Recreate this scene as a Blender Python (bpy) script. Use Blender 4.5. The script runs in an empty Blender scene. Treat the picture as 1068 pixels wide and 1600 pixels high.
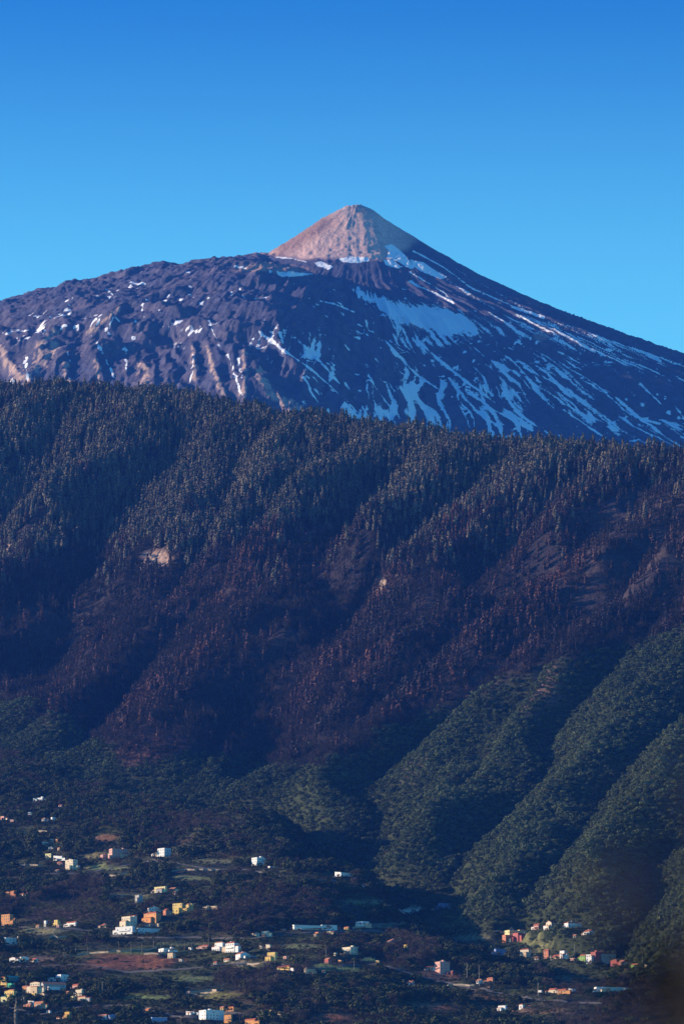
import bpy, math, random
import numpy as np
R = math.radians
rng = np.random.default_rng(7)
random.seed(7)
scene = bpy.context.scene
COL = scene.collection

# ------------------------------------------------------------------ camera
FPX, CU, CV = 8193.0, 534.0, 800.0          # focal length and centre in photograph pixels
PITCH = R(10.29)
cam = bpy.data.cameras.new('camera')
cam.sensor_fit = 'VERTICAL'
cam.sensor_height = 24.0
cam.lens = 24.0 * FPX / 1600.0
cam.clip_start = 0.5
cam.dof.use_dof = True
cam.dof.focus_distance = 8000.0
cam.dof.aperture_fstop = 2.2
cam.clip_end = 60000.0
camo = bpy.data.objects.new('camera', cam)
COL.objects.link(camo)
camo.location = (0, 0, 0)
camo.rotation_euler = (math.pi / 2 + PITCH, 0, 0)
scene.camera = camo

# ------------------------------------------------------------------ sun and sky
SUN_EL, SUN_FWD = R(14.5), R(6.0)           # sun stands to the left; SUN_FWD > 0 is beyond the camera's plane
sun_dir = (-math.cos(SUN_EL) * math.cos(SUN_FWD), math.cos(SUN_EL) * math.sin(SUN_FWD), math.sin(SUN_EL))
world = bpy.data.worlds.new('World')
scene.world = world
world.use_nodes = True
wn, wl = world.node_tree.nodes, world.node_tree.links
wn.clear()
sky = wn.new('ShaderNodeTexSky')
sky.sky_type = 'NISHITA'
sky.sun_disc = False
sky.sun_elevation = SUN_EL
sky.sun_rotation = math.atan2(sun_dir[0], sun_dir[1])
sky.altitude = 300
sky.air_density = 1.0
sky.dust_density = 0.0
sky.ozone_density = 3.0
tc = wn.new('ShaderNodeTexCoord')
sep = wn.new('ShaderNodeSeparateXYZ')
wl.new(tc.outputs['Generated'], sep.inputs[0])
ramp = wn.new('ShaderNodeValToRGB')          # clear winter air: pale low down, deep blue overhead
ramp.color_ramp.interpolation = 'EASE'
e = ramp.color_ramp.elements
e[0].position = 0.20; e[0].color = (0.32, 0.80, 0.78, 1)
e[1].position = 0.29; e[1].color = (0.030, 0.27, 0.54, 1)
e2 = e.new(0.70); e2.color = (0.07, 0.40, 0.74, 1)
wl.new(sep.outputs['Z'], ramp.inputs[0])
mul = wn.new('ShaderNodeMix'); mul.data_type = 'RGBA'; mul.blend_type = 'MULTIPLY'
mul.inputs[0].default_value = 1.0
wl.new(sky.outputs[0], mul.inputs[6]); wl.new(ramp.outputs[0], mul.inputs[7])
bg = wn.new('ShaderNodeBackground')
bg.inputs['Strength'].default_value = 0.15
wl.new(mul.outputs[2], bg.inputs['Color'])
wo = wn.new('ShaderNodeOutputWorld')
wl.new(bg.outputs[0], wo.inputs['Surface'])

sun = bpy.data.lights.new('sun', 'SUN')
sun.energy = 4.3
sun.angle = R(0.5)
sun.color = (1.0, 0.78, 0.58)
suno = bpy.data.objects.new('sun', sun)
COL.objects.link(suno)
from mathutils import Vector
suno.rotation_euler = Vector(sun_dir).to_track_quat('Z', 'Y').to_euler()

scene.view_settings.view_transform = 'Standard'
scene.view_settings.look = 'None'
scene.view_settings.exposure = 1.2
scene.view_settings.gamma = 1.0
scene.view_settings.use_curve_mapping = False
scene.cycles.use_denoising = True
scene.cycles.max_bounces = 4
scene.cycles.diffuse_bounces = 1
scene.cycles.volume_bounces = 0
HAZE_DENSITY = 1.4e-5
HAZE_COLOR = (0.06, 0.24, 1.0)

# ------------------------------------------------------------------ helpers
CP, SP = math.cos(PITCH), math.sin(PITCH)

def project(x, y, z):
    """world point -> photograph pixel, used to lay the land out"""
    d = y * CP + z * SP
    c = z * CP - y * SP
    return CU + FPX * x / d, CV - FPX * c / d

def unproject(u, v, Y):
    c = (CV - v) / FPX
    dy = CP - c * SP
    return (u - CU) / FPX / dy * Y, Y, (SP + c * CP) / dy * Y

_tab = rng.random((256, 256)).astype(np.float32)
_flat = _tab.ravel()
def vnoise(x, y, seed=0):
    x = np.asarray(x, np.float32) + np.float32(seed * 17.31); y = np.asarray(y, np.float32) + np.float32(seed * 41.77)
    xf = np.floor(x); yf = np.floor(y)
    fx = x - xf; fy = y - yf
    xi = xf.astype(np.int32) & 255; yi = yf.astype(np.int32) & 255
    fx = fx * fx * (3 - 2 * fx); fy = fy * fy * (3 - 2 * fy)
    x0 = xi << 8; x1 = ((xi + 1) & 255) << 8; y1 = (yi + 1) & 255
    a = _flat.take(x0 + yi); b = _flat.take(x1 + yi)
    a = a + (b - a) * fx
    c = _flat.take(x0 + y1); b = _flat.take(x1 + y1)
    c = c + (b - c) * fx
    return a + (c - a) * fy

def fbm(x, y, octv=4, seed=0, gain=0.5):
    s = 0; a = 1.0; t = 0
    for o in range(octv):
        s = s + a * vnoise(x * 2 ** o, y * 2 ** o, seed + o * 3); t += a; a *= gain
    return s / t
def ridged(x, y, octv=3, seed=0):
    s = 0; a = 1.0; t = 0
    for o in range(octv):
        s = s + a * (1 - np.abs(2 * vnoise(x * 2 ** o, y * 2 ** o, seed + o * 5) - 1)); t += a; a *= 0.5
    return s / t
def sstep(a, b, x):
    t = np.clip((np.asarray(x, float) - a) / (b - a), 0, 1)
    return t * t * (3 - 2 * t)

def seg_dist(px, py, pts):
    """distance of points to a polyline, and the fraction along it"""
    best = np.full(px.shape, 1e9); bt = np.zeros(px.shape)
    n = len(pts) - 1
    for i in range(n):
        (x0, y0), (x1, y1) = pts[i], pts[i + 1]
        dx, dy = x1 - x0, y1 - y0
        t = np.clip(((px - x0) * dx + (py - y0) * dy) / (dx * dx + dy * dy + 1e-9), 0, 1)
        d = np.hypot(px - x0 - t * dx, py - y0 - t * dy)
        m = d < best
        best = np.where(m, d, best); bt = np.where(m, (i + t) / n, bt)
    return best, bt

def blob(u, v, cu, cv, ru, rv, ang=0.0):
    a = R(ang); du, dv = u - cu, v - cv
    p = (du * math.cos(a) + dv * math.sin(a)) / ru; q = (-du * math.sin(a) + dv * math.cos(a)) / rv
    return np.sqrt(p * p + q * q)

def grid_mesh(name, xs, ys, Z, attrs=None, colors=None):
    nx, ny = len(xs), len(ys)
    X, Y = np.meshgrid(xs, ys)
    co = np.stack([X, Y, Z], -1).reshape(-1, 3).astype(np.float32)
    i = np.arange((ny - 1) * (nx - 1)); r = i // (nx - 1); c = i % (nx - 1)
    a = r * nx + c
    q = np.stack([a, a + 1, a + nx + 1, a + nx], -1).astype(np.int32)
    me = bpy.data.meshes.new(name)
    me.vertices.add(len(co)); me.vertices.foreach_set('co', co.ravel())
    me.loops.add(q.size); me.loops.foreach_set('vertex_index', q.ravel())
    me.polygons.add(len(q)); me.polygons.foreach_set('loop_start', np.arange(0, q.size, 4, dtype=np.int32))
    me.update(calc_edges=True)
    me.polygons.foreach_set('use_smooth', np.ones(len(q), bool))
    for k, a in (attrs or {}).items():
        me.attributes.new(k, 'FLOAT', 'POINT').data.foreach_set('value', a.ravel().astype(np.float32))
    for k, a in (colors or {}).items():
        rgba = np.ones((len(co), 4), np.float32); rgba[:, :3] = a.reshape(-1, 3)
        me.attributes.new(k, 'FLOAT_COLOR', 'POINT').data.foreach_set('color', rgba.ravel())
    o = bpy.data.objects.new(name, me); COL.objects.link(o)
    return o

def bilerp(xs, ys, Z, x, y):
    ix = np.clip(np.searchsorted(xs, x) - 1, 0, len(xs) - 2); iy = np.clip(np.searchsorted(ys, y) - 1, 0, len(ys) - 2)
    fx = np.clip((x - xs[ix]) / (xs[ix + 1] - xs[ix]), 0, 1); fy = np.clip((y - ys[iy]) / (ys[iy + 1] - ys[iy]), 0, 1)
    return (Z[iy, ix] * (1 - fx) + Z[iy, ix + 1] * fx) * (1 - fy) + (Z[iy + 1, ix] * (1 - fx) + Z[iy + 1, ix + 1] * fx) * fy

# ------------------------------------------------------------------ material helpers
MATS = {}
def new_mat(name, rough=0.9, spec=0.1):
    m = bpy.data.materials.new(name); m.use_nodes = True
    b = m.node_tree.nodes['Principled BSDF']
    b.inputs['Roughness'].default_value = rough
    b.inputs['Specular IOR Level'].default_value = spec
    MATS[name] = m
    return m, m.node_tree.nodes, m.node_tree.links, b
def noise_node(n, l, scale, detail=4, rough=0.6, coord='Object'):
    t = n.new('ShaderNodeTexCoord'); x = n.new('ShaderNodeTexNoise')
    x.inputs['Scale'].default_value = scale; x.inputs['Detail'].default_value = detail; x.inputs['Roughness'].default_value = rough
    l.new(t.outputs[coord], x.inputs['Vector'])
    return x
def mixc(n, l, fac, a, b, mode='MIX'):
    m = n.new('ShaderNodeMix'); m.data_type = 'RGBA'; m.blend_type = mode
    for sock, val in ((m.inputs[0], fac), (m.inputs[6], a), (m.inputs[7], b)):
        if hasattr(val, 'links') or hasattr(val, 'is_linked'): l.new(val, sock)
        elif isinstance(val, (int, float)): sock.default_value = val
        else: sock.default_value = (*val[:3], 1)
    return m.outputs[2]
def maprange(n, l, val, a, b, c=0.0, d=1.0):
    m = n.new('ShaderNodeMapRange'); l.new(val, m.inputs[0])
    for k, x in zip((1, 2, 3, 4), (a, b, c, d)): m.inputs[k].default_value = x
    return m.outputs[0]
def math_node(n, l, op, a, b):
    m = n.new('ShaderNodeMath'); m.operation = op
    for s, x in ((m.inputs[0], a), (m.inputs[1], b)):
        if isinstance(x, (int, float)): s.default_value = x
        else: l.new(x, s)
    return m.outputs[0]

# ================================================================== the snowy volcano
def build_volcano():
    xs = np.concatenate([np.linspace(-3400, -1150, 70), np.arange(-1146, 1146, 3.0), np.linspace(1150, 3400, 70)])
    ys = np.concatenate([np.arange(12000, 15100, 6.5), np.linspace(15110, 17500, 60)])
    X, Y = np.meshgrid(xs, ys)
    x0, y0, zs = unproject(560, 318, 15000.0)
    mpp = 1.83
    rp = np.array([0, 10, 20, 55, 125, 175, 235, 335, 435, 503, 700, 1000, 1500, 3000]) * mpp
    dp = np.array([0, 1, 6, 28, 73, 104, 132, 182, 222, 246, 318, 440, 640, 1240]) * mpp
    # warp for organic outline
    wx = (fbm(X / 300, Y / 300, 3, 1) - .5) * 60; wy = (fbm(X / 300, Y / 300, 3, 5) - .5) * 60
    dx, dy = X + wx * .4 - x0, Y + wy * .4 - y0
    k = np.where(dy < 0, 1.32, 0.9)
    r = np.hypot(dx, dy * k)
    z = zs - np.interp(r, rp, dp)
    # the lava shoulder that runs out to the left of the cone
    ul, vl = zip(*[(-900, 780), (-400, 600), (-200, 537), (0, 484), (100, 456), (200, 433), (300, 414), (370, 404), (430, 404), (520, 425), (640, 475), (760, 545), (1000, 720), (2400, 1700)])
    uc = CU + FPX * X / 15000 / 1.01
    vc = np.interp(uc, ul, vl)
    zc = unproject(uc, vc, 14850.0)[2]
    d = 14850 - Y
    g = np.where(d > 0, np.interp(np.abs(d), [0, 700, 1150, 1600, 2300, 3500], [0, 225, 400, 640, 1010, 1600]), np.abs(d) * .25)
    lob = (fbm(X / 260, Y / 260, 3, 9) - .5)
    zsh = zc - g + lob * 70 * sstep(0, 300, d)
    t = np.clip((zsh - z) / 60 + .5, 0, 1)
    z = z * (1 - t) + zsh * t + 15 * t * (1 - t)
    shoulder = t
    u, v = project(X, Y, z)
    # silhouette of the crest, column by column
    su, sv = zip(*[(-900, 780), (-400, 592), (-200, 532), (0, 479), (50, 464), (100, 451), (150, 441), (200, 428), (250, 420), (300, 410), (350, 401), (400, 397), (420, 395),
                   (450, 377), (500, 343), (530, 328), (543, 322), (557, 320), (568, 322), (585, 331), (600, 343), (640, 367), (680, 391), (740, 425), (800, 453), (850, 478),
                   (900, 500), (950, 518), (1000, 535), (1068, 556), (1300, 640), (1500, 720), (2000, 920)])
    for it in range(3):
        i = np.argmin(v, 0); j = np.arange(len(xs))
        tgt = np.interp(u[i, j], su, sv)
        dz = (v[i, j] - tgt) * Y[i, j] / FPX
        kk = np.ones(9) / 9; dz = np.convolve(np.pad(dz, 4, 'edge'), kk, 'valid') if it < 2 else dz
        yc = np.convolve(np.pad(Y[i, j], 20, 'edge'), np.ones(41) / 41, 'valid')
        w = np.exp(-np.maximum(yc[None] - Y, 0) / 380.0) * np.where(Y > yc[None], np.exp(-(Y - yc[None]) / 900), 1)
        z = z + dz[None] * w
        u, v = project(X, Y, z)
    # relief ---------------------------------------------------------
    ph = np.arctan2(dx, -dy)                          # 0 = towards the camera, + = right
    front = sstep(400, 800, r)
    gul = ridged(ph * 13 + (fbm(X / 200, Y / 200, 2, 3) - .5) * .5, r / 900, 3, 11) - .55
    gul2 = ridged(ph * 34 + (fbm(X / 120, Y / 120, 2, 4) - .5) * .6, r / 500, 2, 17) - .55
    left = sstep(560, 330, u)
    z = z + front * (1 - .6 * left) * (gul * 26 + gul2 * 11)
    # buttresses below the lava shoulder
    st = sstep(470, 560, v) * sstep(560, 470, u)
    rib = ridged(X / 95 + (fbm(X / 150, Y / 220, 3, 21) - .5) * 1.3 + (Y - 13000) / 1500., Y / 700, 3, 23) - .5
    z = z + st * (rib * 38 + (ridged(X / 34 + (fbm(X / 60, Y / 90, 2, 25) - .5) * 1.2 + (Y - 13000) / 900., Y / 300, 2, 27) - .5) * 14)
    # blocky lava
    lav = left * sstep(380, 420, v) * sstep(620, 520, v)
    z = z + lav * ((fbm(X / 45, Y / 60, 4, 31, .6) - .5) * 24 + (ridged(X / 190 + Y / 260, Y / 190, 3, 33) - .5) * 44)
    crestb = sstep(26, 4, v - np.interp(u, su, sv))
    z = z + crestb * (1 - sstep(420, 470, u)) * (fbm(X / 14, Y / 40, 3, 35) - .45) * 9
    # summit cone: crater rim crags and a rocky rib down the left edge
    pit = sstep(260, 120, r)
    z = z + pit * ((fbm(X / 16, Y / 20, 3, 41) - .5) * 4 + (ridged(ph * 6, r / 260, 2, 43) - .5) * 6)
    rim = sstep(45, 10, np.hypot(dx, dy))
    z = z + rim * (fbm(X / 7, Y / 7, 2, 45) - .5) * 10
    z = z + ((fbm(X / 11, Y / 16, 3, 47) - .5) * 4.5 + (ridged(X / 26, Y / 40, 2, 49) - .5) * 3 + front * (ridged(ph * 90 + (fbm(X / 60, Y / 60, 2, 50) - .5) * .8, r / 240, 2, 48) - .55) * 7) * np.where(pit > .3, .3, 1)
    u, v = project(X, Y, z)
    PALE = [([(325, 545), (335, 580), (350, 622)], 7), ([(382, 548), (384, 585), (380, 620)], 6), ([(402, 578), (418, 610), (452, 640)], 11), ([(432, 618), (470, 640)], 8),
            ([(222, 575), (228, 605)], 14), ([(150, 565), (152, 590)], 7), ([(85, 540), (60, 575), (35, 600)], 13), ([(100, 560), (106, 600)], 6), ([(0, 545), (30, 590)], 16), ([(60, 540), (84, 520)], 9), ([(62, 545), (60, 560)], 10), ([(300, 540), (306, 590)], 7), ([(140, 520), (160, 500), (190, 480)], 6)]
    for pts, w in PALE:                                # bare ribs standing out of the slope
        dd, _ = seg_dist(u, v, pts); z = z + 9 * np.exp(-(dd / (w * .8 + 3)) ** 2)
    u, v = project(X, Y, z)
    # colours of the ground itself --------------------------------------
    n1 = fbm(X / 60, Y / 90, 4, 51); n2 = fbm(X / 15, Y / 30, 4, 53, .6)
    lava = np.array([.080, .086, .142]); lava2 = np.array([.120, .108, .148]); tan = np.array([.68, .44, .36]); pale = np.array([.46, .33, .27]); dark = np.array([.062, .064, .098])
    def lerp(a, b, t): return a * (1 - t[..., None]) + b * t[..., None]
    c = lerp(np.broadcast_to(lava, X.shape + (3,)), lava2, sstep(.42, .7, n1) * (.4 + .6 * left))
    c = lerp(c, dark, sstep(.55, .3, n2) * .7)
    # pumice cone: tan down to its foot, the foot line dips towards the right
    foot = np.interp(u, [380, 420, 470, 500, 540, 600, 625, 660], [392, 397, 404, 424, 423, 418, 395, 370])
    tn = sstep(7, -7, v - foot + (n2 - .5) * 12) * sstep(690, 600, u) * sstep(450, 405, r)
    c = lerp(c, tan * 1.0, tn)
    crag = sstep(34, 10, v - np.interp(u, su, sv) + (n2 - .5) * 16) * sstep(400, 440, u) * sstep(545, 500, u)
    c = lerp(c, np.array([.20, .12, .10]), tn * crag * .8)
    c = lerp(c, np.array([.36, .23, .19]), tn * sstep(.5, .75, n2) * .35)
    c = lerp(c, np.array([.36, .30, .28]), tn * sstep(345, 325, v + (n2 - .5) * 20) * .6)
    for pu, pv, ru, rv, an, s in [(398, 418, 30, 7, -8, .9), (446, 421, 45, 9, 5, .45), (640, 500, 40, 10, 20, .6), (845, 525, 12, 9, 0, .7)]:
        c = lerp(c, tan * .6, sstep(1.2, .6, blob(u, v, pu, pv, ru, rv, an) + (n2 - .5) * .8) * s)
    def line(pts, w, k=1.0):
        dd, tt = seg_dist(u + (n2 - .5) * 16, v, pts)
        return sstep(w, w * .35, dd + (fbm(X / 7, Y / 18, 2, 57) - .45) * w * 2.2) * k
    for pts, w in [(p_, w_ * .7) for p_, w_ in PALE]:
        c = lerp(c, pale, line(pts, w))
    # snow -----------------------------------------------------------------
    snow = np.zeros(X.shape)
    def add(a):
        np.maximum(snow, a, out=snow)
    def lineS(pts, w, k=1.0):
        dd, tt = seg_dist(u + (n2 - .5) * 8, v + (n2 - .5) * 4, pts)
        ww = w * .82 * (1 - .5 * tt) * (.45 + .8 * fbm(u / 13., v / 13., 2, 77))
        add(np.clip(1 - dd / ww, 0, 1) * k)
    def poly(pts, s=4.0, k=1.0):
        P = np.array(pts, float); ins = np.zeros(u.shape, bool); n = len(P)
        for i in range(n):
            a, b = P[i], P[(i + 1) % n]
            cnd = ((a[1] > v) != (b[1] > v)) & (u < (b[0] - a[0]) * (v - a[1]) / (b[1] - a[1] + 1e-9) + a[0])
            ins ^= cnd
        dd, _ = seg_dist(u, v, [tuple(p) for p in pts] + [tuple(pts[0])])
        add(np.clip(.5 + np.where(ins, dd, -dd) / s, 0, 1) * k)
    poly([(529, 404), (545, 401), (575, 402), (577, 408), (556, 411), (534, 409)], 3)
    poly([(491, 411), (502, 408), (520, 417), (512, 421), (497, 416)], 3, .9)
    poly([(600, 384), (612, 381), (622, 389), (634, 400), (640, 408), (648, 418), (641, 420), (625, 411), (604, 402), (607, 393)], 3)
    poly([(599, 406), (612, 406), (630, 417), (622, 420), (602, 414)], 3)
    poly([(640, 405), (662, 410), (676, 420), (698, 433), (688, 436), (660, 425), (646, 417)], 4)
    lineS([(645, 392), (690, 416), (740, 452), (800, 478), (850, 498)], 5, .85)
    lineS([(698, 412), (760, 448), (820, 482)], 3, .7); lineS([(690, 432), (750, 470), (800, 500)], 5, .75); lineS([(640, 425), (690, 455), (725, 490)], 5, .8)
    lineS([(800, 480), (850, 495)], 7, .8); lineS([(795, 505), (815, 530)], 8, .7)
    poly([(552, 452), (575, 460), (600, 468), (640, 474), (668, 478), (700, 486), (722, 488), (735, 505), (752, 528), (722, 523), (690, 524), (660, 512), (630, 512), (606, 498), (590, 480), (565, 468)], 18, .9)
    lineS([(500, 470), (525, 476), (552, 487)], 5, .9); lineS([(640, 440), (700, 468), (722, 490), (745, 520)], 6, .8)
    lineS([(425, 401), (450, 403), (478, 409)], 5, .9); poly([(432, 428), (450, 424), (488, 428), (470, 431), (440, 432)], 4)
    for pts, w, kk in [([(46, 470), (62, 463), (82, 459)], 5, .9), ([(8, 522), (25, 518), (46, 516)], 5, .85), ([(60, 512), (70, 526)], 7, .8), ([(200, 438), (214, 444), (226, 443)], 7, .85), ([(285, 424), (302, 427)], 4, .9),
                       ([(368, 416), (384, 419)], 6, .9), ([(360, 460), (370, 451)], 4, .9), ([(376, 452), (382, 466)], 4, .8), ([(398, 467), (428, 463)], 4, .8), ([(172, 456), (182, 470)], 4, .6), ([(96, 452), (112, 447)], 4, .6),
                       ([(40, 555), (44, 600)], 7, .8), ([(104, 545), (110, 565)], 8, .7), ([(152, 535), (170, 570), (178, 590)], 6, .75), ([(196, 540), (200, 590)], 5, .75), ([(326, 500), (334, 520), (345, 545)], 5, .85),
                       ([(302, 555), (298, 608)], 6, .85), ([(356, 555), (372, 600), (380, 625)], 6, .8), ([(372, 560), (378, 590)], 5, .8), ([(404, 518), (440, 545), (490, 580), (540, 625), (570, 655)], 5.5, .85), ([(436, 520), (446, 545)], 5, .8),
                       ([(462, 528), (500, 565), (530, 600)], 7, .9), ([(475, 590), (490, 620), (510, 645)], 5, .8), ([(612, 545), (650, 585), (690, 612)], 7, .95), ([(575, 585), (600, 625), (625, 655)], 5, .85), ([(540, 600), (575, 650)], 6, .8),
                       ([(650, 530), (700, 575), (760, 620), (830, 668)], 6, .9), ([(700, 590), (740, 640), (780, 668)], 7, .9), ([(735, 615), (770, 640), (830, 672)], 7, .9), ([(770, 565), (820, 590), (880, 630), (930, 660)], 7, .9), ([(820, 575), (880, 605), (940, 650)], 6, .85),
                       ([(880, 570), (930, 600), (985, 650)], 5, .75), ([(960, 620), (1000, 655), (1030, 662)], 7, .85), ([(1000, 600), (1040, 640)], 4, .6), ([(1055, 635), (1068, 655)], 5, .8), ([(600, 530), (640, 575)], 5, .75), ([(880, 640), (945, 685)], 6, .85), ([(800, 640), (860, 680)], 6, .85)]:
        lineS(pts, w, kk)
    # snow lying in the radial gullies
    ang = ph + (fbm(X / 160, Y / 160, 3, 61) - .5) * .09
    angs = ph + (fbm(X / 420, Y / 420, 2, 62) - .5) * .07 + (n2 - .5) * .006
    stk = ridged(angs * 26, r / 700, 2, 63); stk2 = ridged(angs * 64, r / 420, 2, 65)
    patch = fbm(X / 170, Y / 210, 3, 67)
    zone = sstep(250, 420, r) * sstep(430, 520, v) * (.2 + .8 * sstep(380, 540, u)) * sstep(760, 690, v)
    zone = zone * (1 - .75 * sstep(70, 30, np.abs(v - np.interp(u, [480, 600, 760, 900, 1068], [480, 520, 560, 590, 640]))) * .3)
    stk3 = ridged(angs * 120, r / 300, 2, 69)
    gull = np.clip((stk - .68) * 2.6, 0, 1) * .30 + np.clip((stk2 - .66) * 2.6, 0, 1) * .50 + np.clip((stk3 - .62) * 2.6, 0, 1) * .60
    add(zone * np.clip(gull * (.35 + 1.3 * sstep(.36, .62, patch)), 0, .9))
    spk = fbm(X / 22, Y / 30, 3, 71)
    add(left * sstep(405, 430, v) * np.clip((spk - .60) * 4.5, 0, .8) * sstep(.42, .6, patch))
    add(np.clip((spk - .63) * 3.5, 0, .7) * sstep(450, 500, u) * sstep(430, 480, v))
    fine = ridged(angs * 100, r / 300, 2, 79); band = fbm(angs * 30, r / 160, 3, 81)
    snow = snow + ((n2 - .5) * .35 + (fine - .6) * .85 + (band - .5) * .5) * (snow > .05) * np.where(r < 430, .35, 1)
    edge = sstep(7, 16, v - np.interp(u, su, sv))
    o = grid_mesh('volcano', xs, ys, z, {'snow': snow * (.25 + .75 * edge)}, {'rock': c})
    o['kind'] = 'structure'; o['label'] = 'steep volcanic cone streaked with snow above the forested ridge'
    m, n, l, b = new_mat('volcanic_rock', .95, .05)
    at = n.new('ShaderNodeAttribute'); at.attribute_name = 'rock'
    sn = n.new('ShaderNodeAttribute'); sn.attribute_name = 'snow'
    nz = noise_node(n, l, .09, 6, .7); nf = noise_node(n, l, .12, 6, .75)
    rock = mixc(n, l, 1.0, at.outputs['Color'], mixc(n, l, maprange(n, l, nf.outputs[0], .32, .68), (.68, .68, .72), (1.32, 1.28, 1.22)), 'MULTIPLY')
    s = math_node(n, l, 'ADD', sn.outputs['Fac'], math_node(n, l, 'MULTIPLY', math_node(n, l, 'SUBTRACT', nz.outputs[0], .5), .85))
    fac = maprange(n, l, s, .49, .60)
    l.new(mixc(n, l, fac, rock, (.86, .88, .9)), b.inputs['Base Color'])
    bp = n.new('ShaderNodeBump'); bp.inputs['Strength'].default_value = .9; bp.inputs['Distance'].default_value = 7.0
    l.new(nf.outputs[0], bp.inputs['Height']); l.new(bp.outputs[0], b.inputs['Normal'])
    o.data.materials.append(m)
    return o

# ================================================================== the forested escarpment and the valley
def tps_fit(P, val, lam=0.0):
    P = np.asarray(P, float); n = len(P)
    d = np.hypot(P[:, None, 0] - P[None, :, 0], P[:, None, 1] - P[None, :, 1])
    K = np.where(d > 0, d * d * np.log(d + 1e-12), 0) + lam * np.eye(n)
    A = np.zeros((n + 3, n + 3)); A[:n, :n] = K; A[:n, n] = 1; A[:n, n + 1:] = P; A[n, :n] = 1; A[n + 1:, :n] = P.T
    w = np.linalg.solve(A, np.concatenate([val, np.zeros(3)]))
    def f(u, v):
        s = w[n] + w[n + 1] * u + w[n + 2] * v
        for i in range(n):
            dd = np.hypot(u - P[i, 0], v - P[i, 1]); s = s + w[i] * np.where(dd > 0, dd * dd * np.log(dd + 1e-12), 0)
        return s
    return f

RIDGE_U, RIDGE_V = zip(*[(-1400, 560), (-400, 592), (0, 612), (100, 610), (200, 616), (300, 625), (400, 645), (500, 659), (600, 673), (700, 685), (800, 695), (900, 703), (1000, 708), (1068, 711), (1400, 735), (2400, 800)])
DEPTH = [((0, 600), 9000), ((400, 630), 8550), ((700, 672), 8050), ((1068, 695), 7500), ((1400, 730), 7050), ((-400, 590), 9500),
         ((0, 1150), 7350), ((400, 1170), 6850), ((-400, 1150), 7600), ((0, 1400), 6000), ((0, 1600), 4900), ((500, 1600), 4800), ((1068, 1600), 4650), ((-400, 1600), 5000), ((1400, 1600), 4500),
         ((300, 1250), 6550), ((500, 1300), 6150), ((500, 1430), 5500), ((1000, 1450), 5250), ((880, 1430), 5400), ((1400, 1430), 5050), ((700, 1390), 5700), ((615, 1335), 6050), ((870, 1060), 6550), ((1068, 1000), 6500), ((1400, 1000), 6250),
         ((0, 1850), 3800), ((1068, 1850), 3700), ((500, 1850), 3750), ((-400, 1400), 6150), ((1400, 1200), 5700), ((200, 880), 8050), ((600, 900), 7500)]
depth_f = tps_fit([[p[0][0] / 1000, p[0][1] / 1000] for p in DEPTH], np.array([p[1] for p in DEPTH], float), 1e-3)

CRESTS = [[(60, 640), (-20, 760), (-120, 900)], [(200, 650), (140, 740), (60, 840), (-20, 950), (-100, 1040)], [(330, 690), (290, 790), (275, 878), (175, 985), (85, 1060), (10, 1120)],
          [(450, 700), (390, 800), (340, 880), (230, 970), (150, 1060), (90, 1130)], [(560, 720), (480, 810), (430, 900), (380, 975), (290, 1060), (200, 1170)],
          [(690, 730), (630, 800), (570, 860)],
          [(820, 750), (700, 815), (640, 890), (590, 950), (540, 1020), (450, 1110), (400, 1185)], [(930, 770), (850, 850)], [(720, 960), (660, 1010), (560, 1085), (490, 1140)],
          [(1068, 810), (930, 900), (810, 980), (700, 1060), (600, 1130), (540, 1185), (470, 1260)], [(830, 1050), (745, 1115), (695, 1185), (640, 1268)], [(1150, 890), (980, 980), (870, 1075), (740, 1220), (615, 1350)],
          [(1250, 930), (1060, 1020), (980, 1100), (900, 1220), (810, 1320), (750, 1395)], [(1300, 1040), (1130, 1130), (1010, 1240), (945, 1345), (880, 1450)], [(1400, 1150), (1250, 1230), (1130, 1330), (1060, 1470)], [(1500, 1300), (1300, 1480)],
          [(-100, 640), (-200, 780), (-300, 950)], [(-300, 640), (-400, 850)]]

HXS = np.concatenate([np.linspace(-6000, -1320, 40), np.arange(-1300, 1301, 5.0), np.linspace(1320, 6000, 40)])
HYS = np.concatenate([np.linspace(250, 4180, 60), np.arange(4200, 6700, 4.0), np.arange(6700, 9700, 7.0), np.linspace(9720, 12300, 40)])

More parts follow.
